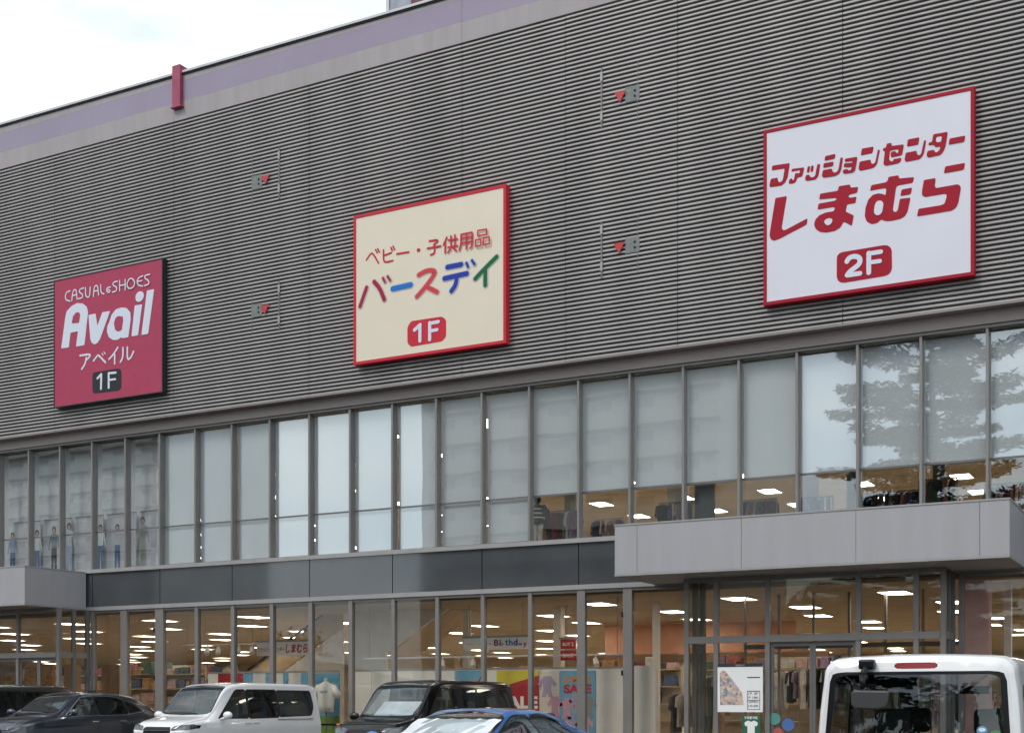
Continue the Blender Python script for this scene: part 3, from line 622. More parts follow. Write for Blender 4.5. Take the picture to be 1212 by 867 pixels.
def garment(i, x, y, z, rz, label, group, s=1.0):
    o = bpy.data.objects.new('garment', gmesh[i]); C.objects.link(o); o.location = (x, y, z); o.rotation_euler = (0, 0, rz); o.scale = (s, s, s)
    return tag(o, label, 'garment', group)
def rack(x, y, L_, z0=0.12, h=1.45, label='', grp='', n=9, rng=None):
    t = thing('clothes_rack', label, 'clothes rack', (x, y, z0))
    m = MB(); m.tube((x-L_/2, y, z0+h), (x+L_/2, y, z0+h), 0.018); obj('rail', m, M['alulight'], t)
    for s in (-1, 1):
        m = MB(); m.tube((x+s*L_/2, y, z0+0.05), (x+s*L_/2, y, z0+h+0.02), 0.016); m.box(x+s*L_/2-0.02, x+s*L_/2+0.02, y-0.25, y+0.25, z0+0.002, z0+0.05); obj('upright', m, M['alulight'], t)
    for i in range(n):
        c = random.randrange(12); hgt = gmesh[c]
        top = max(v.co.z for v in hgt.vertices)
        garment(c, x-L_/2+0.1+i*(L_-0.2)/max(1, n-1), y, z0+h-top-0.03, R(90)+random.uniform(-0.5, 0.5), '%s garment hung %s' % (gnames[c], grp), 'garments, '+grp)
random.seed(11)
spots = [(-9.9,2.2),(-8.2,4.3),(-6.6,4.0),(-5.0,3.8),(-11.2,3.6),(-9.6,6.0),(-7.6,6.8),(-5.8,6.4),(-3.6,2.6),(-2.2,2.4)]
nm = ['first behind the porch left end','behind the left leaf of the entrance','behind the middle of the entrance','behind the right side of the entrance','left of the entrance behind the pale panel','further back at the left of the entrance','further back behind the doors','further back at the right','right of the pink column','at the right edge of the shop']
for (x, y), s in zip(spots, nm): rack(x, y, 1.3, h=random.choice([1.5,1.95,2.1]), label='clothes rack full of garments, '+s, grp='on the rack '+s, n=8)
# left part of the sales floor: gondolas with goods
def gondola(x, y, label, w=2.2, h=2.0, z0=0.12):
    t = thing('display_shelf', label, 'shelf unit', (x, y, z0))
    m = MB(); m.box(x-w/2, x+w/2, y, y+0.04, z0, z0+h); obj('back_panel', m, M['cream'], t)
    for k in range(5):
        m = MB(); m.box(x-w/2, x+w/2, y-0.42, y-0.002, z0+0.25+k*0.48, z0+0.28+k*0.48); obj('shelf', m, M['beige'], t)
    for k in range(2, 5):
        q = x-w/2+0.08
        while q < x+w/2-0.25:
            ww = random.uniform(0.2, 0.42); hh = random.uniform(0.16, 0.40); c = random.randrange(12)
            m = MB(); a = random.uniform(0, 0.05); m.prism([(q,z0+0.282+k*0.48),(q+ww,z0+0.282+k*0.48),(q+ww-a,z0+0.282+k*0.48+hh),(q+a,z0+0.282+k*0.48+hh)], y-0.38, y-0.06)
            obj('folded_goods', m, gm[c], None, bevel=0.02, label='%s folded goods or bag on the %s' % (gnames[c], label.split(',')[0]), cat='goods', group='goods on the '+label.split(',')[0])
            q += ww + random.uniform(0.01, 0.08)
for i, (px, Y, w, h, l) in enumerate([(100,7.0,2.4,2.3,'shelf unit behind the left porch'),(160,6.0,2.0,2.45,'shelf unit between the two wide left posts'),(208,6.5,2.6,2.5,'shelf unit just left of the white minivan roof'),(247,9.0,2.6,2.5,'shelf unit left of the red banner'),(128,14,3.0,2.6,'deeper shelf unit behind the left porch'),(205,16,3.0,2.7,'deep shelf unit behind the left windows'),(310,19,3.0,2.6,'deep shelf unit under the escalator'),(505,14,3.0,2.5,'deep shelf unit beside the stair'),(600,15,3.0,2.5,'deep shelf unit beyond the Birthday board'),(755,7.5,2.6,2.3,'shelf unit left of the entrance porch'),(880,9,3.0,2.4,'shelf unit behind the entrance doors'),(945,8,3.0,2.5,'shelf unit right of the doors'),(60,9,2.6,2.5,'shelf unit at the far left'),(35,15,3.0,2.6,'deep shelf unit at the far left')]):
    gondola(U(px, Y), Y, l+', loaded with goods', w, h)
# orange wood box near the left porch
b_, *_ = board('wood_screen', 'orange chipboard screen behind the left porch door', 'screen', 29, 786, 62, 880, 1.4, M['osb'], 0.1)
b_, *_ = board('wood_counter', 'brown wooden counter front behind the glass left of the wide post', 'counter', 120, 787, 141, 880, 2.5, M['wood'], 0.5)
b_, *_ = board('wood_counter', 'small brown counter beside the left porch corner post', 'counter', 76, 786, 84, 880, 1.8, M['wood'], 0.4)
# row of coloured banners along the windows above the white minivan
cols = [('panel_white',246,258),('printred',258,287.5),('poster_blue',288,299),('panel_white',299.5,314),('poster_blue',314.5,319),('panel_white',324,335),('poster_blue',335.5,341),('panel_white',342,356),('poster_blue',356.5,364)]
cn = ['white banner left of the red banner','red banner behind the glass above the white minivan','narrow blue banner right of the red banner','white banner between two blue banners','slim blue banner left of the window post','white banner right of the window post','slim blue banner third from the right','wide white banner second from the right','blue banner at the right end of the row']
for (c, a, b), l in zip(cols, cn): board('banner', l, 'banner', a, 796, b, 850, 0.7, M[c], 0.01, 'banners hanging above the white minivan')
m = MB(); m.box(U(246,.7), U(401,.7), 0.69, 0.72, Zp(320,796,.7)+0.002, Zp(320,796,.7)+0.05); obj('banner_rail', m, M['alulight'], label='grey rail carrying the row of coloured banners', cat='rail')
# blue and green display panel with white sports shirt
t = thing('sports_display', 'blue display panel with green lower part right of the white minivan roof', 'display panel', (U(382,.9), .9, .12))
x0, x1 = U(365,.9), U(401.5,.9); m = MB(); m.box(x0, x1, .9, .93, 1.05, Zp(383,796,.9)-0.005); obj('upper_sheet', m, M['poster_blue'], t)
m = MB(); m.box(x0, x1, .9, .93, .12, 1.048); obj('lower_sheet', m, M['grass_green'], t)
t = thing('mannequin', 'headless mannequin in a white short sleeved jersey in front of the blue panel', 'mannequin', (U(386,.6), .6, .12))
xm, zm = U(386,.55), Zp(386,842,.55)
hh = Zp(386,806,.55)-zm
def shirt(x, y, z, w, h):
    m = MB(); rings = [(0.0,0.30,.11),(0.25,0.31,.12),(0.55,0.33,.13),(0.78,0.36,.12),(0.90,0.30,.09),(0.97,0.13,.07),(1.0,0.10,.06)]; v = []; n = 12
    for a, rx, ry in rings:
        for k in range(n): t_ = 2*math.pi*k/n; v.append((x+rx*w*math.cos(t_), y+ry*math.sin(t_), z+a*h))
    fs = [(j*n+k, j*n+(k+1) % n, (j+1)*n+(k+1) % n, (j+1)*n+k) for j in range(len(rings)-1) for k in range(n)] + [tuple(range(n))[::-1], tuple((len(rings)-1)*n+k for k in range(n))]
    m.add(v, fs)
    for s in (-1, 1): m.tube((x+s*0.27*w, y, z+h*0.85), (x+s*0.5*w, y, z+h*0.5), 0.085, 0.095, 10)
    return m
obj('jersey', shirt(xm, .55, zm, 1.0*hh, hh), M['inkwhite'], t, smooth=True)
m = MB(); m.tube((xm, .55, zm+hh), (xm, .55, zm+hh*1.1), 0.055, 0.05, 10); obj('neck', m, M['white'], t, smooth=True)
m = MB(); m.tube((xm, .55, .13), (xm, .55, zm), 0.02); m.tube((xm, .55, .121), (xm, .55, .14), 0.18, n=16); obj('stand', m, M['alu'], t)
text('jersey_print', 'TEAM', xm-0.12, xm+0.12, zm+hh*0.62, zm+hh*0.70, .42, M['ink'], t)
# hanging shop board and the Birthday board
def hang(label, px0, px1, py0, py1, Y):
    x0, x1 = U(px0,Y), U(px1,Y); z1 = Zp((px0+px1)/2, py0, Y); z0 = Zp((px0+px1)/2, py1, Y)
    t = thing('hanging_board', label, 'hanging sign', ((x0+x1)/2, Y, z0))
    m = MB(); m.box(x0, x1, Y, Y+0.04, z0, z1); obj('board', m, M['inkwhite'], t)
    m = MB(); m.box(x0-0.05, x1+0.05, Y-0.02, Y+0.05, z1+0.002, z1+0.05); obj('rail', m, M['alulight'], t)
    for s in (x0+0.15, x1-0.15):
        m = MB(); m.tube((s, Y+0.02, z1+0.052), (s, Y+0.02, 3.858), 0.006); obj('wire', m, M['alulight'], t)
    return t, x0, x1, z0, z1
t, x0, x1, z0, z1 = hang('white hanging board with red Japanese lettering under the ceiling lights', 304, 366, 759, 775, 1.4)
w = x1-x0; text('lettering', 'ファッションセンター', x0+0.05, x0+w*0.54, z0+0.10, z1-0.13, 1.39, M['bright_red'], t, bold=0.02, shear=0.15)
text('lettering', 'しまむら', x0+w*0.56, x1-0.05, z0+0.06, z1-0.06, 1.39, M['bright_red'], t, bold=0.035, shear=0.15)
t, x0, x1, z0, z1 = hang('white hanging board with the word Birthday in coloured letters', 549, 624.5, 754, 768, 1.4)
w = x1-x0; text('lettering', 'ベビー・子供用品', x0+0.06, x0+w*0.44, z0+0.12, z1-0.13, 1.39, M['bright_red'], t, bold=0.012)
q = x0+w*0.48; cw = [('B',.075,'lcr'),('i',.025,'lbl'),('r',.045,'lco'),('t',.045,'lgr'),('h',.06,'laz'),('d',.065,'lbl'),('a',.06,'lco'),('y',.06,'lcr')]
for ch, f, mm in cw:
    lo = z0+0.09-(0.06 if ch == 'y' else 0); hi = z1-0.05 if ch in 'Bithd' else z1-0.14
    text('letter', ch, q, q+f*w, lo, hi, 1.39, M[mm], t, bold=0.03); q += (f+0.011)*w
for py0, py1, s, l in ((756,767.5,'BUY 2','upper dark red hanging board beside the white column'),(769,781,'SALE','lower dark red hanging board beside the white column')):
    t, x0, x1, z0, z1 = hang(l, 664, 682, py0, py1, 3.0) if py0 < 760 else (thing('hanging_board', l, 'hanging sign', (U(673,3.0), 3.0, Zp(673,781,3.0))), U(664,3.0), U(682,3.0), Zp(673,781,3.0), Zp(673,769,3.0))
    m = MB(); m.box(x0, x1, 2.97, 2.995, z0, z1); obj('face', m, M['printred'], t)
    text('lettering', s, x0+0.06, x1-0.06, z0+0.08, z1-0.08, 2.966, M['inkwhite'], t, bold=0.02)
# rails with spot lamps
def spotrail(label, px0, px1, py, Y, heads):
    x0, x1 = U(px0,Y), U(px1,Y); z = Zp((px0+px1)/2, py, Y)
    t = thing('spotlight_rail', label, 'spotlight rail', ((x0+x1)/2, Y, z)); m = MB(); m.box(x0, x1, Y-0.02, Y+0.02, z, z+0.035); obj('rail', m, M['white'], t)
    for s in (x0+0.2, x1-0.2): m = MB(); m.tube((s, Y, z+0.036), (s, Y, 3.858), 0.008); obj('rod', m, M['alulight'], t)
    for h in heads:
        x = U(h,Y); m = MB(); m.tube((x, Y, z-0.002), (x, Y, z-0.10), 0.02); m.tube((x, Y-0.02, z-0.09), (x+0.09, Y-0.14, z-0.24), 0.06, 0.07, 10); obj('spot_head', m, M['white'], t, smooth=False)
spotrail('white rail with five spot heads above the white minivan', 216, 306, 763, 1.0, [246, 259, 283, 299])
spotrail('long thin white rail with spot heads behind the middle windows', 430, 740, 777, 1.15, [524, 560, 705])
# columns
def column(label, px0, px1, Y, m_='white'):
    x0, x1 = U(px0,Y), U(px1,Y); t = thing('interior_column', label, 'column', ((x0+x1)/2, Y, .12)); m = MB(); m.box(x0, x1, Y, Y+(x1-x0), 0.22, 3.858); obj('shaft', m, M[m_], t, bevel=0.01)
    m = MB(); m.box(x0-0.01, x1+0.01, Y-0.01, Y+(x1-x0)+0.01, 0.121, 0.219); obj('base', m, M['aludark'], t)
column('slim white column beside the Birthday board', 547, 554, 3.2)
column('white column behind the window right of the Birthday board', 654.5, 664, 3.2)
column('slim white column behind the pale panel', 772, 779, 3.0)
column('white column at the right edge of the shop', 1188, 1197, 1.5)
column('broad pink column right of the entrance porch', 1141, 1170, 0.35, 'pinkcol')
# stair wall and escalator
t = thing('stair', 'white enclosed stair rising to the right behind the middle windows', 'stair', (U(470,2.6), 2.6, .12))
def PP(px, py, Y): return (P(px, py, Y)[0], P(px, py, Y)[1])
Ys = 2.6; m = MB(); m.prism([(PP(416,800,Ys)[0], 0.121), (PP(456,800,Ys)[0], 0.121), PP(456,772,Ys), (PP(530,713,Ys)[0], 3.855), (PP(416,713,Ys)[0], 3.855)], Ys, Ys+0.12); obj('stair_wall', m, M['white'], t)
m = MB(); m.prism([PP(456,774,Ys), PP(456,767,Ys), (PP(522,713,Ys)[0], 3.855), (PP(531,713,Ys)[0], 3.855)], Ys+0.122, Ys+1.6); obj('stair_soffit', m, M['beige'], t)
b_, *_ = board('bulkhead', 'tan bulkhead band under the stair behind the middle windows', 'bulkhead', 456, 776, 538, 792, 4.2, M['beige'], 0.3)
t = thing('escalator', 'escalator with beige side rising to the right beyond the hanging board', 'escalator', (U(350,3.2), 3.2, .12)); Ye = 3.2
m = MB(); m.prism([PP(296,793,Ye), (PP(296,793,Ye)[0], 1.6), PP(335,793,Ye), PP(405,742,Ye), PP(405,713,Ye)], Ye, Ye+0.08); obj('side_panel', m, M['beige'], t)
m = MB(); m.prism([(PP(337,793,Ye)[0], 0.121), (PP(405,793,Ye)[0], 0.121), PP(405,744,Ye), PP(337,793,Ye)], Ye+0.01, Ye+0.1); obj('lower_wall', m, M['white'], t)
m = MB(); a, b = PP(294,792,Ye), PP(405,711,Ye); m.tube((a[0], Ye-0.03, a[1]), (b[0], Ye-0.03, b[1]), 0.035); obj('handrail', m, M['dark'], t)
# peach wall band over the racks left of the entrance
b_, *_ = board('wall_valance', 'long peach coloured wall panel above the clothes racks left of the entrance', 'wall panel', 716, 737, 940, 772, 11.0, M['peach'], 0.2)
b_, *_ = board('wall_band', 'dark brown band under the peach wall panel', 'wall panel', 716, 773, 980, 782, 10.98, M['brownband'], 0.2)
b_, *_ = board('counter_front', 'tan rear counter wall under the brown band', 'counter', 730, 783, 1000, 838, 11.1, M['cream'], 0.2)
b_, *_ = board('reflection_panel', 'upright grey green panel added as the reflection in the pane left of the doors', 'panel', 820, 700, 828, 880, 1.6, M['slatecol'], 0.1)  # added panel, its colour stands for the reflection in this bluish porch pane
# notice board on the porch glass and the green shirt sign
Yn = -1.16
t, x0, x1, z0, z1 = poster('white notice with a coloured street map and black heading on the porch glass', 849.5, 903, 784.5, 842, Yn, M['inkwhite'])
w, h = x1-x0, z1-z0
m = MB(); m.box(x0+0.002, x1-0.002, Yn-0.016, Yn-0.011, z1-h*0.07, z1); obj('heading_strip', m, M['ink'], t)
text('heading', 'フロアマップ', x0+w*.4, x0+w*.6, z1-h*.062, z1-h*.02, Yn-0.018, M['inkwhite'], t)
M['map'] = speckle('street_map', [(0.6,0.35,0.3),(0.65,0.6,0.5),(0.25,0.25,0.27),(0.7,0.5,0.35),(0.35,0.4,0.42),(0.6,0.42,0.42)], 22, 0.7, (1,1,1))
m = MB(); outline(m, [(x0+w*.06,z0+h*.15),(x0+w*.58,z0+h*.15),(x0+w*.55,z0+h*.40),(x0+w*.2,z1-h*.18),(x0+w*.12,z1-h*.13),(x0+w*.05,z1-h*.2)], Yn-0.014, 0.002, 0); obj('map', m, M['map'], t)
m = MB()
for a, b, c, d in ((.66,.70,.94,.72),(.66,.42,.94,.435),(.66,.42,.67,.05),(.93,.42,.94,.05),(.66,.05,.94,.06),(.66,.24,.94,.25)): m.box(x0+w*min(a,c), x0+w*max(a,c), Yn-0.013, Yn-0.011, z0+h*min(b,d)*1.0, z0+h*max(b,d))
obj('legend_box', m, M['ink'], t)
for i, s in enumerate(('1F 2F','P 180','OPEN','10:00')): text('small_print', s, x0+w*.69, x0+w*.90, z0+h*(.36-.085*i), z0+h*(.405-.085*i), Yn-0.015, M['ink'], t)
t, x0, x1, z0, z1 = poster('green notice with a white shirt symbol under the white map notice', 878.5, 900, 846, 872, Yn, colr('signgreen', (0.02,0.13,0.07)))
w, h = x1-x0, z1-z0
m = MB(); outline(m, [(x0+w*a, z1-h*b) for a, b in ((.12,.32),(.36,.22),(.44,.28),(.56,.28),(.64,.22),(.88,.32),(.82,.5),(.7,.46),(.7,.85),(.3,.85),(.3,.46),(.18,.5))], Yn-0.014, 0.003); obj('shirt_symbol', m, M['inkwhite'], t)
text('lettering', '子供服半額', x0+w*.12, x1-w*.12, z1-h*.17, z1-h*.04, Yn-0.014, M['inkwhite'], t, bold=0.02)
for px, c, l, r in ((917,(0.1,0.3,0.26),'teal round sticker on the left door leaf',.12),(933,(0.08,0.16,0.42),'blue round sticker on the left door leaf',.13),(921,(0.45,0.1,0.08),'red round sticker low on the left door leaf',.1)):
    y_ = 850 if 'teal' in l else (857 if 'blue' in l else 866)
    x, z = P(px, y_, -1.03); m = MB(); m.tube((x, -1.045, z), (x, -1.03, z), r, n=18); obj('door_sticker', m, mat('sticker', c, 0.6), label=l, cat='sticker')

# ------------------------------------------------------------------ upper floor seen under the blinds and at the far left
random.seed(5)
for i, px in enumerate([640, 668, 720, 770, 800, 865, 900, 935, 965, 1000, 1035, 1075, 1110, 1150, 1190]):
    Y = random.choice([1.6, 2.4, 3.4]); x = U(px, Y)
    if i % 2 and i not in (1, 11): continue
    pos = ['under the first open window','under the second open window','over the left end of the right canopy','above the left canopy joint','beside the blue cabinet','right of the blue cabinet','above the canopy middle joint','third window from the blue cabinet','left of the tree reflection','under the tree reflection edge','under the tree reflection','under the tree middle','right under the tree','near the right edge','at the right edge'][i]
    rack(x, Y, 0.8, 5.085, 0.95 if i % 3 else 1.15, 'upper floor clothes rack '+pos, 'on the upper floor rack '+pos, 5)
def upanel(label, px0, px1, Y, m_, zt=8.5):
    x0, x1 = U(px0,Y), U(px1,Y); m = MB(); m.box(x0, x1, Y, Y+0.08, 5.085, zt); obj('upper_panel', m, m_, label=label, cat='panel')
upanel('blue grey cabinet side behind the upper window left of centre canopy', 822, 845, 2.0, M['slatecol'], 6.6)
upanel('pale upper floor wall panel beside the mannequin', 668, 680, 2.6, colr('sage', (0.36,0.38,0.28)))
upanel('sage green upper floor column under the tree reflection', 1104, 1118, 3.2, M['sage'])
upanel('pale green upper floor column near the canopy middle', 1002, 1014, 3.4, M['sage'])
upanel('cream upper floor panel over the canopy left end', 790, 806, 3.0, M['panel_white'], 6.9)
upanel('cream upper floor wall panel right of the column', 950, 968, 3.6, M['panel_white'], 7.4)
t = thing('mannequin', 'small dark mannequin in striped top in the upper window left of the canopy', 'mannequin', (U(636,1.0), 1.0, 5.085))
xm = U(636, 1.0); obj('torso', shirt(xm, 1.0, 5.65, 0.5, 0.5), gm[0], t, smooth=True)
m = MB(); m.ball((xm, 1.0, 6.27), (0.09,0.10,0.12)); obj('head', m, M['ink'], t, smooth=True)
for s in (-1, 1): m = MB(); m.tube((xm+s*0.07, 1.0, 5.66), (xm+s*0.08, 1.0, 5.1), 0.08, 0.05, 10); obj('leg', m, M['panel_white'], t, smooth=True)
m = MB()
for z in (5.8, 5.9, 6.0): m.tube((xm, 1.0, z), (xm, 1.0, z+0.03), 0.19, n=14)
obj('stripe', m, M['inkwhite'], t)
# white screen wall and fashion banners at the left end
m = MB(); m.box(XL+0.2, XK(4)-0.03, 0.62, 0.68, 5.085, 8.735); obj('screen_wall', m, colr('screen_white', (0.84,0.86,0.86)), label='pale screen wall behind the left upper windows', cat='partition')
for k, l in ((-1,'first'),(1.0,'second'),(3.0,'third')):
    x = XK(k)+0.55; m = MB(); m.box(x, x+0.28, 0.56, 0.612, 5.085, 8.735); obj('interior_column', m, M['white'], label='cream pilaster on the pale screen wall, %s from the left' % l, cat='column')
skin = colr('print_skin', (0.6,0.42,0.33), var=0); hair = colr('print_hair', (0.05,0.035,0.03), var=0)
def figure(t, x, z0, h, y, top, legs, skirt=False):
    s = h
    def o_(name, pts, mm, k=0): m = MB(); outline(m, [(x+a*s, z0+b*s) for a, b in pts], y-0.001*k, 0.0015, 0); obj(name, m, mm, t)
    if skirt: o_('printed_trousers', [(-.10,.02),(.10,.02),(.075,.55),(-.075,.55)], legs)
    else: o_('printed_trousers', [(-.085,.0),(-.02,.0),(-.005,.42),(.02,.0),(.085,.0),(.08,.55),(-.08,.55)], legs)
    o_('printed_top', [(-.08,.53),(.08,.53),(.085,.72),(.15,.48),(.18,.5),(.12,.80),(.03,.85),(-.03,.85),(-.12,.80),(-.17,.5),(-.14,.48),(-.085,.72)], top, 2)
    o_('printed_hair', [(.062*math.cos(q), .925+.075*math.sin(q)) for q in [k*math.pi/6 for k in range(12)]], hair, 3)
    o_('printed_face', [(.038*math.cos(q), .905+.05*math.sin(q)) for q in [k*math.pi/6 for k in range(12)]], skin, 5)
colr('denim', (0.09,0.17,0.34)); colr('pale_blue', (0.42,0.52,0.66)); colr('pale_print', (0.72,0.71,0.74)); colr('print_sage', (0.45,0.47,0.40))
for k, lb, fg in ((-1, 'leftmost fashion banner with a standing figure in blue shirt and jeans', ('pale_blue','denim',0)), (0, 'second fashion banner with two standing figures', ('slatecol','ink',0)), (1, 'third fashion banner with a faint pale figure', ('pale_print','pale_blue',0)), (2, 'fourth fashion banner with figures in dark trousers', ('pale_print','denim',0)), (3, 'rightmost fashion banner with a woman in a long pale dress', ('print_sage','print_sage',1))):
    x0, x1 = XK(k)+0.08, XK(k+1)-0.06
    t = thing('fashion_banner', lb, 'banner', ((x0+x1)/2, .5, 5.14)); m = MB(); m.box(x0, x1, .5, .51, 5.14, 6.72); obj('sheet', m, M['pale_print'], t)
    figure(t, U({-1:15, 0:64, 1:82, 2:139, 3:169}[k], .5), 5.18, 1.36+.09*math.sin(k*2.3), .497, M[fg[0]], M[fg[1]], bool(fg[2]))
    if k in (0, 2): figure(t, U(44 if k == 0 else 119, .5), 5.18, 1.30, .497, M['inkwhite'], M['denim'], False)
    m = MB(); m.box(x0, x1, .49, .52, 6.722, 6.75); obj('hanging_bar', m, M['alulight'], t)

# ------------------------------------------------------------------ across the street (seen as reflections in the glass)
M['bwall'] = mat('block_wall', (0.33,0.31,0.28), 0.8, 0, 0.06, 0.3); M['bwall2'] = mat('block_wall_tile', (0.46,0.45,0.43), 0.8, 0, 0.06, 0.3)
M['bwin'] = mat('block_window', (0.12,0.13,0.14), 0.3, 0, 0); M['leaf'] = mat('foliage', (0.045,0.075,0.03), 0.8, 0, 0.3, 2.0); M['needle'] = mat('needles', (0.03,0.05,0.025), 0.85, 0, 0.3, 2.0); M['bark'] = mat('bark', (0.07,0.05,0.035), 0.9, 0, 0.2, 6)
M['bwallp'] = mat('block_wall_pale', (0.78,0.78,0.77), 0.8, 0, 0.06, 0.3)
def block(x0, x1, y, depth, h, wm, label, fl=2.4):
    t = thing('apartment_block', label, 'building', ((x0+x1)/2, y-depth/2, 0))
    m = MB(); m.box(x0, x1, y-depth, y, 0, h); obj('wall', m, M[wm], t)
    m = MB(); m.box(x0-0.3, x1+0.3, y-depth-0.3, y+0.3, h+0.002, h+0.7); obj('roof', m, M['bwall'], t)
    for k in range(int(h/fl)):
        z = k*fl
        if k: m = MB(); m.box(x0+1.4, x1-1.4, y+0.002, y+1.2, z-0.12, z); m.box(x0+1.4, x1-1.4, y+1.1, y+1.2, z+0.002, z+fl*0.45); obj('balcony', m, M['bwall'], t)
    n = 0; x = x0+1.2
    while x < x1-2.2:
        m = MB()
        for k in range(int(h/fl)): m.box(x, x+1.8, y+0.002, y+0.03, k*fl+0.15, k*fl+fl*0.85)
        for k in range(int(h/fl)): pass
        obj('window', m, M['bwin'], t); x += 3.4
block(-135, -82.5, -62, 14, 30, 'bwallp', 'long pale apartment block with balconies across the street, reflected at the left', 1.9)
block(-56, -29.5, -62, 14, 30, 'bwall2', 'pale tiled apartment block across the street, reflected in the middle windows')
def leafy(x, y, h, rad, label, n=2600, cz=0.62, sq=0.75, name='street_tree'):
    t = thing(name, label, 'tree', (x, y, 0)); m = MB(); m.tube((x,y,0),(x+0.1,y,h*0.35),0.22,0.17); m.tube((x+0.1,y,h*0.35),(x,y,h*0.75),0.17,0.06)
    for k in range(7):
        a = k*0.9; z = h*(0.35+0.05*k); m.tube((x,y,z),(x+math.cos(a)*rad*0.7,y+math.sin(a)*rad*0.7,z+rad*0.45),0.07,0.02,6)
    obj('trunk', m, M['bark'], t)
    m = MB(); cl = []
    for k in range(38):
        a, b, r = random.uniform(0, 6.283), random.uniform(-1, 1), rad*random.uniform(0.45, 0.95); c = math.sqrt(1-b*b)
        cl.append((x+r*c*math.cos(a), y+r*c*math.sin(a), h*cz+r*b*sq, random.uniform(0.5, 1.1)*rad*0.3))
    for k in range(n):
        q = random.choice(cl); d = Vector([random.gauss(0, 0.5) for _ in range(3)])*q[3]; p = Vector(q[:3])+d
        u = Vector([random.uniform(-1, 1) for _ in range(3)]).normalized()*random.uniform(.12,.24); w = u.orthogonal().normalized()*random.uniform(.1,.2)
        m.add([p-u, p+w, p+u, p-w], [(0,1,2,3)])
    obj('crown', m, M['leaf'], t); return t
def conifer(x, y, h, rad, label):
    t = thing('pine_tree', label, 'tree', (x, y, 0)); m = MB(); m.tube((x,y,0),(x,y,h),0.38,0.05,10); br = MB(); nd = MB()
    z = 3.5; a = 0
    while z < h-0.6:
        f = 1-(z-4.5)/(h-4.5); L_ = rad*(0.25+0.75*f**0.7)*random.uniform(0.55, 1.08); a += 2.4+random.uniform(-.4,.4)
        tip = Vector((x+math.cos(a)*L_, y+math.sin(a)*L_, z+L_*random.uniform(-.02,.22))); base = Vector((x,y,z)); br.tube(base, tip, 0.08*f+0.03, 0.015, 6)
        for k in range(int(120*L_)):
            s = random.uniform(0.22, 1.03); p = base.lerp(tip, s); side = Vector((-math.sin(a), math.cos(a), 0)); wd = L_*0.30*(1.15-s*0.7)
            p = p+side*random.uniform(-wd, wd)+Vector((0,0,random.uniform(-.20,.24)))
            u = Vector((random.uniform(-1,1), random.uniform(-1,1), random.uniform(-.12,.35))).normalized()*random.uniform(.14,.34); w = u.cross(Vector((random.uniform(-.6,.6),random.uniform(-.6,.6),1))).normalized()*random.uniform(.05,.12)
            nd.add([p-u, p+w, p+u, p-w], [(0,1,2,3)])
        z += random.uniform(0.17, 0.33)
    obj('trunk', m, M['bark'], t); obj('limb', br, M['bark'], t); obj('crown', nd, M['needle'], t); return t
random.seed(21)
conifer(-13.4, -46, 27, 8.0, 'tall dark pine across the car park, reflected in the right upper windows')
for i, (x, y, h, r) in enumerate([(-62,-52,8,3.2),(-66,-50,7,3.0),(-30,-44,6.5,2.6),(-20,-50,8,3.2),(-5,-40,7.5,3.0),(-24,-52,7,2.8),(4,-46,10,3.8)]):
    leafy(x, y, h, r, ['round street tree at the far end of the street','smaller street tree beside the apartment block','low bushy tree across the car park','leafy tree left of the pine','leafy tree right of the pine','low tree between the pine and the tiled block','large leafy tree far right behind the camera'][i], 2200)
m = MB(); n = 40
for i in range(n):
    x = -260+i*9; hgt = 11+5*math.sin(i*0.35)+2.5*math.sin(i*1.1); m.add([(x,-150,0),(x+9,-150,0),(x+9,-170,11+5*math.sin((i+1)*0.35)+2.5*math.sin((i+1)*1.1)),(x,-170,hgt)], [(0,1,2,3)])
obj('hills', m, M['leaf'], kind='structure')

# ------------------------------------------------------------------ vehicles
def carpaint(n, c, metal=0.0, rough=0.28):
    m = mat(n, c, rough, metal, 0, 3, coat=0.0 if rough < 0.2 else 1.0); nt_ = m.node_tree; b = nt_.nodes['Principled BSDF']; out = nt_.nodes['Material Output']
    d = node(nt_, 'ShaderNodeBsdfDiffuse'); d.inputs[0].default_value = (0.03,0.03,0.032,1); ge = node(nt_, 'ShaderNodeNewGeometry'); mx_ = node(nt_, 'ShaderNodeMixShader')   # unpainted dark lining on the inner side of the panels
    nt_.links.new(ge.outputs['Backfacing'], mx_.inputs[0]); nt_.links.new(b.outputs[0], mx_.inputs[1]); nt_.links.new(d.outputs[0], mx_.inputs[2]); nt_.links.new(mx_.outputs[0], out.inputs[0]); return m
CP = {'white': carpaint('paint_white', (0.78,0.78,0.79)), 'navy': carpaint('paint_navy', (0.028,0.036,0.055), 0.5), 'black': carpaint('paint_black', (0.004,0.004,0.005), 0, 0.12), 'blue': carpaint('paint_blue', (0.02,0.17,0.52), 0.5), 'grey': carpaint('paint_dark_grey', (0.02,0.02,0.022))}
M['cglass'] = glass('car_glass', (0.74,0.78,0.78), 1.5, 1.7, 0.0015, 2.5); M['cdark'] = glass('privacy_glass', (0.20,0.21,0.22), 1.5, 1.0, 0.0015, 2.5)
M['ctrim'] = mat('car_trim', (0.006,0.006,0.007), 0.4, 0, 0, spec=0.25); M['chrome'] = mat('chrome', (0.6,0.6,0.62), 0.12, 1.0, 0); M['seat'] = mat('seat_cloth', (0.04,0.04,0.042), 0.9, 0, 0.1)
M['headlamp'] = mat('headlamp_lens', (0.16,0.17,0.18), 0.08, 0.5, 0.2, 14); M['taillamp'] = mat('tail_lamp', (0.22,0.008,0.012), 0.12, 0, 0); M['tyre'] = mat('tyre', (0.02,0.02,0.02), 0.85, 0, 0.1, 8); M['rim'] = mat('rim', (0.45,0.45,0.47), 0.3, 0.8, 0)
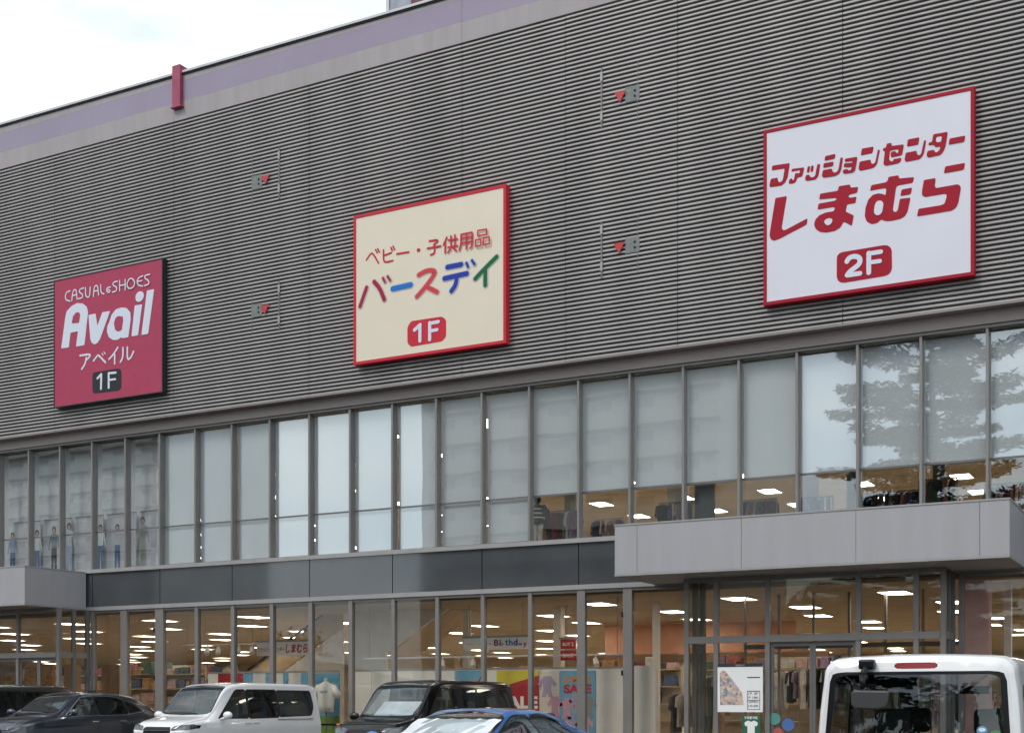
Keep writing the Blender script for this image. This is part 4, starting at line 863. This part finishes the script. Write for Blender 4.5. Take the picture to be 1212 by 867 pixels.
M['shade'] = mat('silver_sunshade', (0.85,0.87,0.9), 0.35, 0.35, 0.08, 5, 0.5, 7)
def pchip(xs, ys, x):
    n = len(xs)
    if x <= xs[0]: return ys[0]
    if x >= xs[-1]: return ys[-1]
    i = max(k for k in range(n-1) if xs[k] <= x); h = xs[i+1]-xs[i]
    d = [(ys[k+1]-ys[k])/(xs[k+1]-xs[k]) for k in range(n-1)]
    def sl(k):
        if k == 0: return d[0]
        if k == n-1: return d[-1]
        return 0 if d[k-1]*d[k] <= 0 else 2*d[k-1]*d[k]/(d[k-1]+d[k])
    t = (x-xs[i])/h; a, b = sl(i), sl(i+1)
    return (2*t**3-3*t**2+1)*ys[i]+(t**3-2*t**2+t)*h*a+(-2*t**3+3*t**2)*ys[i+1]+(t**3-t**2)*h*b
def car(name, label, x, y, rotz, keys, paint, cuts, wheels, rw=0.33, lean=(0.0, 0.0), cat='car'):
    """keys: (x, z_under, z_belt, z_top, half width, half width at roof edge, corner radius); cuts: (part, material, axis, polygon, selector, frame)"""
    t = thing(name, label, cat, (0, 0, 0))
    kx = [k[0] for k in keys]; L0, L1 = kx[0], kx[-1]
    st = sorted(set([round(L0+(L1-L0)*i/64, 4) for i in range(65)] + [round(q, 4) for q in kx]))
    rings = []
    for s in st:
        z0, zb, zt, W, wt, rc = [pchip(kx, [k[j] for k in keys], s) for j in range(1, 7)]
        rc = min(rc, (zt-zb)*0.9, wt*0.8); h = [(0, z0), (0.7*W, z0), (0.93*W, z0+0.02), (0.985*W, z0+0.12), (W, z0+0.45*(zb-z0)), (W, z0+0.75*(zb-z0)), (0.985*W, zb-0.03), (0.965*W, zb)]
        cx_, cz_ = wt-rc, zt-0.02-rc; e = (wt, cz_)
        for k in range(1, 6): f = k/6; h.append((0.965*W+(e[0]-0.965*W)*f+0.012*math.sin(math.pi*f), zb+(e[1]-zb)*f))
        for k in range(7): a = math.pi/2*k/6; h.append((cx_+rc*math.cos(a), cz_+rc*math.sin(a)))
        for f in (0.75, 0.5, 0.25): h.append((cx_*f, zt-0.02*f*f))
        full = h + [(0, zt)] + [(-a, b) for a, b in h[:0:-1]]
        def sh(z): return (lean[0]*(z-0.6) if s == L0 else 0) 
        rings.append([(s + (lean[0]*(zz_-0.75)*max(0, 1-(s-L0)/0.5) if zz_ > 0.75 else 0) - (lean[1]*(zz_-0.6)*max(0, 1-(L1-s)/0.5) if zz_ > 0.6 else 0), a, zz_) for a, zz_ in full])
    bm = bmesh.new(); R_ = [[bm.verts.new(p) for p in r] for r in rings]; n = len(rings[0])
    for a, b in zip(R_[:-1], R_[1:]):
        for i in range(n):
            j = (i+1) % n
            bm.faces.new((a[i], a[j], b[j], b[i]))
    for r, flip, bulge in ((R_[0], 1, -0.03), (R_[-1], 0, 0.05)):
        c = sum((v.co for v in r), Vector())/n; prev = r
        for f, bu in ((0.85, 0.6), (0.5, 0.95)):
            nr = [bm.verts.new(c+(v.co-c)*f+Vector((bulge*bu, 0, 0))) for v in r]
            for i in range(n):
                j = (i+1) % n; q = (prev[i], prev[j], nr[j], nr[i]); bm.faces.new(q if not flip else q[::-1])
            prev = nr
        cv = bm.verts.new(c+Vector((bulge, 0, 0)))
        for i in range(n):
            j = (i+1) % n; q = (prev[i], prev[j], cv); bm.faces.new(q if not flip else q[::-1])
    bmesh.ops.recalc_face_normals(bm, faces=bm.faces)
    parts = []
    def cut(poly, axis, sel):
        ax = {'x': (1, 2), 'y': (0, 2), 'z': (0, 1)}[axis]; k = len(poly)
        lo = [min(p[i] for p in poly)-0.02 for i in (0, 1)]; hi = [max(p[i] for p in poly)+0.02 for i in (0, 1)]
        def near(f):
            if not sel(f.calc_center_median(), f.normal): return False
            u = [v.co[ax[0]] for v in f.verts]; w = [v.co[ax[1]] for v in f.verts]
            return not (max(u) < lo[0] or min(u) > hi[0] or max(w) < lo[1] or min(w) > hi[1])
        for i in range(k):
            a, b = poly[i], poly[(i+1) % k]; no = [0, 0, 0]; co = [0, 0, 0]; co[ax[0]], co[ax[1]] = a; no[ax[0]], no[ax[1]] = -(b[1]-a[1]), b[0]-a[0]
            fs = [f for f in bm.faces if near(f)]; g_ = set(fs)
            for f in fs: g_.update(f.edges); g_.update(f.verts)
            bmesh.ops.bisect_plane(bm, geom=list(g_), dist=1e-5, plane_co=co, plane_no=Vector(no).normalized())
        def inside(c):
            u, w = c[ax[0]], c[ax[1]]; r = False
            for i in range(k):
                (x1, y1), (x2, y2) = poly[i], poly[(i+1) % k]
                if (y1 > w) != (y2 > w) and u < (x2-x1)*(w-y1)/(y2-y1)+x1: r = not r
            return r
        return [f for f in bm.faces if near(f) and inside(f.calc_center_median())]
    def grow(poly, d):
        cx_ = sum(p[0] for p in poly)/len(poly); cy_ = sum(p[1] for p in poly)/len(poly)
        out = []
        for a, b in poly:
            l = math.hypot(a-cx_, b-cy_); out.append((a+(a-cx_)/l*d, b+(b-cy_)/l*d))
        return out
    def chamf(poly, r):
        out = []; k = len(poly)
        for i in range(k):
            a, b, c = poly[i-1], poly[i], poly[(i+1) % k]
            for o in (a, c):
                l = math.hypot(o[0]-b[0], o[1]-b[1]); q = min(0.4, r/l, 0.25); out.append((b[0]+(o[0]-b[0])*q, b[1]+(o[1]-b[1])*q))
        return out
    for part, mm, axis, poly, sel, frame in cuts:
        if frame:
            for f in cut(chamf(grow(poly, frame), 0.05), axis, sel): f.material_index = 1
        sm = min(math.hypot(poly[i][0]-poly[i-1][0], poly[i][1]-poly[i-1][1]) for i in range(len(poly)))
        fs = cut(chamf(poly, min(0.035, sm*0.22)), axis, sel)
        if not fs: print('EMPTY CUT', name, part); continue
        if mm is None:
            bmesh.ops.delete(bm, geom=fs, context='FACES'); continue
        if isinstance(part, tuple): nm_, lb_ = part
        else: nm_, lb_ = part, None
        groups = [fs] if axis != 'y' else [[f for f in fs if f.calc_center_median()[1] > 0], [f for f in fs if f.calc_center_median()[1] <= 0]]
        for gf in groups:
            if not gf: continue
            q = MB(); vid = {}
            for f in gf:
                for v in f.verts:
                    if v not in vid: vid[v] = len(q.v); q.v.append(tuple(v.co))
                q.f.append(tuple(vid[v] for v in f.verts)); q.m.append(0)
            parts.append((nm_, q, M[mm] if isinstance(mm, str) else mm, lb_))
        bmesh.ops.delete(bm, geom=fs, context='FACES')
    me = bpy.data.meshes.new('body'); bm.normal_update(); bm.to_mesh(me); bm.free()
    me.materials.append(CP[paint]); me.materials.append(M['ctrim']); me.polygons.foreach_set('use_smooth', [True]*len(me.polygons))
    b = bpy.data.objects.new('body', me); C.objects.link(b); b.parent = t
    try: me.set_sharp_from_angle(angle=R(38))
    except Exception: pass
    for nm_, q, mm, lb_ in parts: obj(nm_, q, mm, t, smooth=True, label=lb_)
    W = max(k[4] for k in keys)
    for wx in wheels:
        for s in (-1, 1):
            m = MB(); prof = [(rw*0.62, 0.0), (rw*0.66, 0.02), (rw*0.95, 0.02), (rw, 0.05), (rw, 0.17), (rw*0.95, 0.2), (rw*0.6, 0.2)]; nn = 24; v = []
            for r, o in prof: v += [(wx+r*math.cos(2*math.pi*k/nn), s*(W+0.005-o), rw+r*math.sin(2*math.pi*k/nn)) for k in range(nn)]
            m.add(v, [(j*nn+k, j*nn+(k+1) % nn, (j+1)*nn+(k+1) % nn, (j+1)*nn+k) for j in range(len(prof)-1) for k in range(nn)]); w = obj('wheel', m, M['tyre'], t, smooth=True)
            m = MB(); m.tube((wx, s*(W-0.01), rw), (wx, s*(W-0.05), rw), rw*0.16, n=12)
            for k in range(7): a = 2*math.pi*k/7; m.tube((wx+rw*.1*math.cos(a), s*(W-0.02), rw+rw*.1*math.sin(a)), (wx+rw*.62*math.cos(a), s*(W-0.03), rw+rw*.62*math.sin(a)), 0.025, 0.02, 6)
            obj('rim', m, M['rim'], w)
    t.location = (x, y, 0.005); t.rotation_euler = (0, 0, rotz); return t
def add(t, name, mb, m_, **k):         # extra part in the car's own frame
    save = ORI[t.name]; ORI[t.name] = (0, 0, 0); o = obj(name, mb, m_, t, **k); ORI[t.name] = save; return o
def mirrors(t, x, z, w, m_):
    for s in (-1, 1):
        m = MB(); m.ball((x, s*(w+0.13), z), (0.07, 0.12, 0.085), 12, 8); m.tube((x+0.02, s*(w-0.06), z-0.09), (x, s*(w+0.08), z-0.05), 0.03, 0.03, 8); add(t, 'side_mirror', m, m_, smooth=True)
def seats(t, rows, z, w=0.42, h=0.62):
    for x in rows:
        for s in (-1, 1):
            m = MB(); m.box(x-0.08, x+0.10, s*0.37-w/2*0.95, s*0.37+w/2*0.95, z, z+h); m.box(x-0.05, x+0.5, s*0.37-w/2, s*0.37+w/2, z-0.16, z+0.0-0.002); q = add(t, 'seat', m, M['seat'], bevel=0.05)
            m = MB(); m.box(x-0.08, x+0.04, s*0.37-0.13, s*0.37+0.13, z+h+0.04, z+h+0.24); hr = obj('headrest', m, M['seat'], q, bevel=0.04); 
            m = MB(); m.box(x-0.03, x-0.01, s*0.37-0.06, s*0.37-0.05, z+h-0.01, z+h+0.05); m.box(x-0.03, x-0.01, s*0.37+0.05, s*0.37+0.06, z+h-0.01, z+h+0.05); obj('headrest_post', m, M['chrome'], q)
side = lambda c, n: abs(c[1]) > 0.45 and abs(n[1]) > 0.5
top = lambda c, n: n[2] > 0.15 and c[2] > 0.7
both = lambda c, n: abs(n[1]) > 0.45

# boxy minivan: long three side windows, short bonnet (x forward)
def minivan(label, x, y, paint, L_=4.7, H=1.85, extra=None):
    h = L_/2; k = H/1.85
    keys = [(-h, 0.30, 0.98, 1.70*k, 0.78, 0.60, 0.10), (-h+0.05, 0.22, 0.98, 1.80*k, 0.84, 0.66, 0.10), (-h+0.4, 0.20, 0.98, 1.84*k, 0.85, 0.68, 0.10), (-0.2, 0.18, 1.0, 1.85*k, 0.85, 0.69, 0.10), (h-1.75, 0.18, 1.0, 1.82*k, 0.85, 0.68, 0.10),
            (h-1.45, 0.18, 1.0, 1.74*k, 0.85, 0.67, 0.08), (h-0.72, 0.18, 0.99, 1.11, 0.84, 0.70, 0.05), (h-0.45, 0.19, 0.97, 1.06, 0.82, 0.68, 0.05), (h-0.12, 0.20, 0.92, 0.99, 0.78, 0.62, 0.05), (h, 0.24, 0.80, 0.88, 0.70, 0.52, 0.05)]
    zt = 1.66*k
    cuts = [('front_side_window', 'cglass', 'y', [(h-1.98, 1.06), (h-1.02, 1.06), (h-1.12, 1.14), (h-1.66, zt-0.02), (h-1.98, zt)], both, 0.05),
            ('rear_side_window', 'cdark', 'y', [(h-3.05, 1.07), (h-2.05, 1.06), (h-2.05, zt), (h-3.05, zt)], both, 0.06),
            ('quarter_window', 'cdark', 'y', [(-h+0.42, 1.10), (h-3.12, 1.07), (h-3.12, zt), (-h+0.34, zt-0.01), (-h+0.30, 1.3)], both, 0.05),
            ('windscreen', 'cglass', 'z', [(h-0.86, -0.66), (h-0.80, -0.4), (h-0.78, 0), (h-0.80, 0.4), (h-0.86, 0.66), (h-1.50, 0.56), (h-1.54, 0), (h-1.50, -0.56)], top, 0.03),
            ('rear_window', 'cdark', 'x', [(-0.62, 1.08), (0.62, 1.08), (0.56, zt), (-0.56, zt)], lambda c, n: c[0] < -h+0.2, 0.02),
            ('headlight', 'headlamp', 'x', [(0.40, 0.80), (0.80, 0.82), (0.80, 0.94), (0.42, 0.90)], lambda c, n: c[0] > h-0.55, 0.01), ('headlight', 'headlamp', 'x', [(-0.40, 0.80), (-0.80, 0.82), (-0.80, 0.94), (-0.42, 0.90)], lambda c, n: c[0] > h-0.55, 0.01),
            ('grille', 'ctrim', 'x', [(-0.38, 0.62), (0.38, 0.62), (0.38, 0.88), (-0.38, 0.88)], lambda c, n: c[0] > h-0.4, 0),
            ('tail_light', 'taillamp', 'x', [(0.62, 0.8), (0.8, 0.8), (0.74, 1.45), (0.64, 1.45)], lambda c, n: c[0] < -h+0.06, 0), ('tail_light', 'taillamp', 'x', [(-0.62, 0.8), (-0.8, 0.8), (-0.74, 1.45), (-0.64, 1.45)], lambda c, n: c[0] < -h+0.06, 0)]
    t = car('parked_minivan', label, x, y, R(-90), keys, paint, cuts, (-h+0.9, h-0.9), 0.32, cat='minivan')
    mirrors(t, h-1.08, 1.12, 0.86, CP[paint]); seats(t, (h-2.05, -0.5), 0.85)
    for s in (-1, 1):
        m = MB(); m.box(h-2.05, h-1.83, s*0.853-0.012, s*0.853+0.012, 0.93, 0.955); m.box(h-2.32, h-2.12, s*0.853-0.012, s*0.853+0.012, 0.93, 0.955); add(t, 'door_handle', m, CP[paint] if paint != 'black' else M['chrome'], bevel=0.004)
        m = MB(); m.box(-h+0.35, h-3.0, s*0.845-0.008, s*0.845+0.008, 1.00, 1.012); add(t, 'sliding_door_rail', m, M['ctrim'])
        m = MB(); m.tube((h-0.92, s*0.28, 1.075), (h-1.0, s*0.28-0.35, 1.15), 0.008); add(t, 'wiper', m, M['ctrim'])
    m = MB(); m.box(h-0.03, h+0.05, -0.36, 0.36, 0.80, 0.815); add(t, 'grille_bar', m, M['chrome'])
    m = MB(); m.box(h-1.50, h-1.46, -0.12, 0.12, 1.52*k, 1.60*k); add(t, 'interior_mirror', m, M['ctrim'])
    m = MB(); m.tube((-h+0.35, 0.0, 1.83*k), (-h+0.22, 0, 1.95*k), 0.012, 0.006); add(t, 'aerial', m, M['ctrim'])
    return t
XW = P(382, 820, -1.3)[0]
WV = minivan('white boxy minivan parked nose out in front of the left shop windows', XW-0.85, -1.3-2.35, 'white')
XB = P(615, 820, -1.3)[0]
BV = minivan('black boxy minivan with a pale sunshade, parked in front of the middle windows', XB-0.85, -1.3-2.4, 'black', 4.8, 1.87)
m = MB(); hv = 2.4; v = []
for i in range(7):
    for j in range(2): v.append((hv-0.98-0.40*j, -0.45+0.15*i, 1.14+0.28*j))
m.add(v, [(2*i, 2*i+2, 2*i+3, 2*i+1) for i in range(6)]); add(BV, 'sunshade', m, M['shade'], smooth=True)
XF = P(91, 820, -1.6)[0]
minivan('black boxy minivan cut by the left picture edge behind the navy crossover', XF-0.85, -1.6-2.4, 'grey', 4.8, 1.84)
# crossover
def crossover(label, x, y):
    h = 2.37
    keys = [(-h, 0.42, 0.98, 1.08, 0.66, 0.45, 0.08), (-h+0.12, 0.30, 1.02, 1.18, 0.82, 0.60, 0.10), (-h+0.55, 0.24, 1.05, 1.40, 0.90, 0.60, 0.12), (-h+1.0, 0.2, 1.06, 1.55, 0.92, 0.62, 0.13), (-0.35, 0.2, 1.05, 1.64, 0.92, 0.64, 0.13), (0.15, 0.2, 1.04, 1.64, 0.92, 0.64, 0.13), (0.5, 0.2, 1.03, 1.57, 0.92, 0.63, 0.12),
            (1.25, 0.2, 1.01, 1.13, 0.92, 0.72, 0.07), (1.7, 0.2, 0.97, 1.07, 0.91, 0.70, 0.07), (2.15, 0.24, 0.88, 0.97, 0.84, 0.62, 0.07), (h, 0.3, 0.74, 0.82, 0.70, 0.5, 0.05)]
    cuts = [('front_side_window', 'cglass', 'y', [(0.02, 1.10), (1.0, 1.09), (0.88, 1.15), (0.38, 1.47), (0.02, 1.50)], both, 0.03), ('rear_side_window', 'cdark', 'y', [(-0.98, 1.12), (-0.05, 1.10), (-0.05, 1.50), (-0.5, 1.50), (-0.98, 1.45)], both, 0.03),
            ('quarter_window', 'cdark', 'y', [(-1.5, 1.19), (-1.04, 1.13), (-1.04, 1.43), (-1.3, 1.36)], both, 0.03), ('windscreen', 'cglass', 'z', [(1.14, -0.66), (1.22, 0), (1.14, 0.66), (0.46, 0.54), (0.40, 0), (0.46, -0.54)], top, 0.02), ('rear_window', 'cdark', 'z', [(-1.95, -0.52), (-1.95, 0.52), (-1.45, 0.5), (-1.45, -0.5)], top, 0.02),
            ('headlight', 'headlamp', 'x', [(0.36, 0.80), (0.86, 0.86), (0.88, 0.93), (0.36, 0.87)], lambda c, n: c[0] > 1.7, 0.01), ('headlight', 'headlamp', 'x', [(-0.36, 0.80), (-0.86, 0.86), (-0.88, 0.93), (-0.36, 0.87)], lambda c, n: c[0] > 1.7, 0.01),
            ('grille', 'ctrim', 'x', [(-0.34, 0.5), (0.34, 0.5), (0.34, 0.79), (-0.34, 0.79)], lambda c, n: c[0] > 2.0, 0), ('tail_light', 'taillamp', 'x', [(-0.8, 0.95), (0.8, 0.95), (0.8, 1.03), (-0.8, 1.03)], lambda c, n: c[0] < -h+0.3, 0)]
    t = car('parked_crossover', label, x, y, R(-90), keys, 'navy', cuts, (-1.45, 1.4), 0.37, cat='car')
    mirrors(t, 0.95, 1.16, 0.92, CP['navy']); seats(t, (0.0, -0.95), 0.72)
    for s in (-1, 1):
        m = MB(); pts = [(1.05, 1.085), (0.40, 1.505), (0.0, 1.545), (-0.6, 1.535), (-1.15, 1.44), (-1.55, 1.22), (-1.5, 1.16), (-0.9, 1.085), (1.05, 1.065)]
        for (a, b), (c, d) in zip(pts[:-1], pts[1:]):
            def wy(z): f = (z-1.05)/(1.5-1.05); return 0.888+(0.64-0.888)*f+0.02
            m.tube((a, s*(wy(b)), b), (c, s*(wy(d)), d), 0.011, n=6)
        add(t, 'window_chrome', m, M['chrome'])
        for q in (0.05, -0.85): m = MB(); m.box(q, q+0.2, s*0.925-0.012, s*0.925+0.012, 0.93, 0.955); add(t, 'door_handle', m, M['chrome'], bevel=0.005)
    m = MB(); m.box(-0.75, -0.5, -0.02, 0.02, 1.63, 1.69); add(t, 'aerial', m, CP['navy'])
    return t
XS = P(201, 840, -1.6)[0]
crossover('dark navy crossover with chrome window line parked at the left', XS-0.92, -1.6-2.37)
# low blue car in front
def sedan(label, x, y):
    h = 2.1; H = 1.352
    keys = [(-h, 0.40, 0.86, 0.95, 0.62, 0.5, 0.06), (-h+0.15, 0.26, 0.92, 1.04, 0.80, 0.58, 0.08), (-1.55, 0.2, 0.94, 1.13, 0.86, 0.55, 0.10), (-1.0, 0.18, 0.93, 1.28, 0.87, 0.56, 0.12), (-0.4, 0.17, 0.92, H, 0.87, 0.57, 0.12), (0.05, 0.17, 0.91, H, 0.87, 0.57, 0.12), (0.35, 0.17, 0.90, H-0.06, 0.87, 0.565, 0.11),
            (1.15, 0.17, 0.88, 0.97, 0.87, 0.68, 0.06), (1.6, 0.18, 0.82, 0.90, 0.85, 0.64, 0.06), (2.0, 0.22, 0.70, 0.76, 0.76, 0.55, 0.05), (h, 0.28, 0.58, 0.62, 0.62, 0.45, 0.04)]
    cuts = [('front_side_window', 'cglass', 'y', [(-0.12, 0.97), (0.88, 0.95), (0.74, 1.03), (0.24, 1.25), (-0.12, 1.27)], both, 0.03), ('rear_side_window', 'cdark', 'y', [(-1.22, 1.0), (-0.18, 0.98), (-0.18, 1.27), (-0.5, 1.27), (-0.9, 1.2)], both, 0.03),
            ('windscreen', 'cglass', 'z', [(1.02, -0.62), (1.12, 0), (1.02, 0.62), (0.34, 0.5), (0.26, 0), (0.34, -0.5)], top, 0.025), ('rear_window', 'cdark', 'z', [(-1.6, -0.48), (-1.6, 0.48), (-0.9, 0.46), (-0.9, -0.46)], top, 0.02),
            ('headlight', 'headlamp', 'x', [(0.42, 0.62), (0.80, 0.66), (0.80, 0.74), (0.42, 0.69)], lambda c, n: c[0] > 1.5, 0.01), ('headlight', 'headlamp', 'x', [(-0.42, 0.62), (-0.80, 0.66), (-0.80, 0.74), (-0.42, 0.69)], lambda c, n: c[0] > 1.5, 0.01), ('tail_light', 'taillamp', 'x', [(-0.75, 0.78), (0.75, 0.78), (0.75, 0.86), (-0.75, 0.86)], lambda c, n: c[0] < -h+0.25, 0)]
    t = car('parked_hatchback', label, x, y, R(-90), keys, 'blue', cuts, (-1.3, 1.3), 0.31)
    mirrors(t, 0.78, 1.0, 0.88, CP['blue']); seats(t, (-0.25, -0.95), 0.55, 0.42, 0.5)
    m = MB(); v = []
    for i in range(13):
        for j in range(5): v.append((1.03-0.135*j+0.012*(i % 2), -0.56+0.0933*i*(1-0.0*j), 0.985+0.060*j+0.012*((i+j) % 2)))
    m.add(v, [(5*i+j, 5*i+5+j, 5*i+6+j, 5*i+1+j) for i in range(12) for j in range(4)]); add(t, 'sunshade', m, M['shade'], smooth=True)
    return t
def Q(px, dep):
    t = (px-CX)/F; return dep*(-math.sin(PHI)+t*math.cos(PHI)), -CD+dep*(math.cos(PHI)+t*math.sin(PHI))
xb, yb = Q(556, 15.3)
sedan('low blue hatchback with a silver sunshade behind its windscreen, nearer than the black minivan', xb, yb+0.25)
# small white van seen from behind
def keivan(label, x, y):
    h = 1.7; H = 1.78
    keys = [(-h, 0.36, 0.95, H-0.055, 0.70, 0.625, 0.10), (-h+0.03, 0.30, 0.95, H-0.02, 0.725, 0.652, 0.11), (-h+0.2, 0.24, 0.95, H-0.003, 0.735, 0.665, 0.11), (0, 0.22, 0.95, H, 0.735, 0.667, 0.11), (0.85, 0.22, 0.95, H-0.02, 0.735, 0.65, 0.13), (1.05, 0.22, 0.95, H-0.09, 0.735, 0.64, 0.11), (1.5, 0.24, 0.92, 1.05, 0.72, 0.60, 0.06), (h, 0.3, 0.8, 0.9, 0.66, 0.5, 0.05)]
    zt = 1.625; z0 = 0.98; rear = lambda c, n: c[0] < -h+0.22 and n[0] < -0.25
    cuts = [('rear_window', 'cglass', 'x', [(-0.595, z0), (0.595, z0), (0.60, 1.1), (0.565, zt-0.02), (0.50, zt), (-0.50, zt), (-0.565, zt-0.02), (-0.60, 1.1)], rear, 0.045),
            (('brake_light', 'red high mounted brake light'), 'taillamp', 'x', [(-0.14, 1.668), (0.14, 1.668), (0.14, 1.71), (-0.14, 1.71)], lambda c, n: c[0] < -h+0.3, 0.008),
            ('front_side_window', 'cglass', 'y', [(0.25, 1.02), (1.2, 1.02), (0.98, 1.52), (0.25, 1.56)], both, 0.02), ('rear_side_window', 'cdark', 'y', [(-0.65, 1.02), (0.18, 1.02), (0.18, 1.57), (-0.65, 1.57)], both, 0.02), ('quarter_window', 'cglass', 'y', [(-h+0.30, 1.04), (-0.72, 1.02), (-0.72, 1.56), (-h+0.30, 1.54)], both, 0.02),
            ('windscreen', 'cglass', 'z', [(1.06, -0.52), (1.04, 0), (1.06, 0.52), (1.46, 0.56), (1.50, 0), (1.46, -0.56)], top, 0.0),
            ('tail_light', 'taillamp', 'x', [(0.60, 0.5), (0.71, 0.5), (0.71, 0.9), (0.62, 0.9)], lambda c, n: c[0] < -h+0.2, 0), ('tail_light', 'taillamp', 'x', [(-0.60, 0.5), (-0.71, 0.5), (-0.71, 0.9), (-0.62, 0.9)], lambda c, n: c[0] < -h+0.2, 0)]
    t = car('parked_van', label, x, y, R(90), keys, 'white', cuts, (-1.15, 1.2), 0.28, lean=(0.07, 0.0), cat='van')
    mirrors(t, 1.1, 1.12, 0.74, M['ctrim']); seats(t, (0.25, -0.62), 0.62, 0.40, 0.52)
    # rear parking mirror on its bracket (left side seen from behind) with black base
    yy = 0.33; xr_ = -h-0.0
    m = MB(); m.box(xr_-0.03, xr_+0.06, yy-0.055, yy+0.055, 1.665, 1.735); b = add(t, 'mirror_base', m, M['ctrim'], bevel=0.015)
    m = MB(); m.tube((xr_-0.02, yy, 1.68), (xr_-0.10, yy+0.005, 1.62), 0.022, 0.026, 10); m.tube((xr_-0.10, yy+0.005, 1.62), (xr_-0.13, yy, 1.53), 0.026, 0.018, 10); add(t, 'mirror_arm', m, M['ctrim'], smooth=True)
    m = MB(); pts = [(-0.13, 1.43), (-0.115, 1.395), (-0.06, 1.38), (0.10, 1.385), (0.13, 1.41), (0.13, 1.50), (0.11, 1.515), (-0.12, 1.51), (-0.135, 1.49)]
    v = [(xr_-0.19, yy-0.06+a, z) for a, z in pts] + [(xr_-0.12, yy-0.06+a*0.9, z) for a, z in pts]; n_ = len(pts)
    m.add(v, [tuple(range(n_)), tuple(range(2*n_-1, n_-1, -1))] + [(i+n_, (i+1) % n_+n_, (i+1) % n_, i) for i in range(n_)]); add(t, 'rear_mirror', m, mat('mirror_shell', (0.05,0.05,0.052), 0.5, 0, 0), bevel=0.012)
    # stickers on the rear glass
    def disc(name, y_, z, r, mm, rz=None, k=0): m = MB(); n = 20; xx = -h-0.028+0.07*(z-0.75)-0.012-k*0.002; m.add([(xx, y_+r*math.cos(2*math.pi*i/n), z+(rz or r)*math.sin(2*math.pi*i/n)) for i in range(n)], [tuple(range(n))]); return add(t, name, m, mm)
    disc('round_sticker', -0.455, 1.235, 0.036, colr('sticker_blue', (0.12,0.35,0.6))); disc('round_sticker', -0.455, 1.243, 0.024, M['inkwhite'], 0.014, 1); disc('oval_sticker', -0.575+0.03, 1.222, 0.032, colr('sticker_green', (0.10,0.30,0.12)), 0.018); disc('oval_sticker', -0.575+0.03, 1.17, 0.034, colr('sticker_blue', (0.12,0.35,0.6)), 0.02)
    # roof rack drip rails, interior mirror, high shelf of the load bay
    for s in (-1, 1): m = MB(); m.tube((-h+0.15, s*0.625, 1.725), (0.95, s*0.635, 1.735), 0.008); add(t, 'drip_rail', m, CP['white'])
    m = MB(); m.box(0.93, 0.96, -0.12, 0.12, 1.50, 1.57); add(t, 'interior_mirror', m, M['ctrim'])
    m = MB(); m.box(-h+0.12, 1.2, -0.62, 0.62, 0.40, 0.44); add(t, 'load_floor', m, M['seat'])
    return t
xk, yk = Q(1082, 9.2)
keivan('small white van seen from behind with a black rear mirror, at the right edge', xk, yk+1.7)
# guard rail end between the two minivans
x, z = P(402, 857, -0.9)
t = thing('guard_rail', 'black horizontal guard rail with a yellow joint between the minivans', 'guard rail', (x, -0.9, 0.12))
m = MB(); m.tube((x-1.3, -0.9, z), (x+0.9, -0.9, z), 0.025); obj('rail', m, M['ctrim'], t)
for q in (x-1.25, x+0.85): m = MB(); m.tube((q, -0.9, 0.121), (q, -0.9, z), 0.03); obj('post', m, M['ctrim'], t)
m = MB(); m.tube((x-0.08, -0.9, z), (x+0.02, -0.9, z), 0.032); obj('joint', m, M['orange'], t)
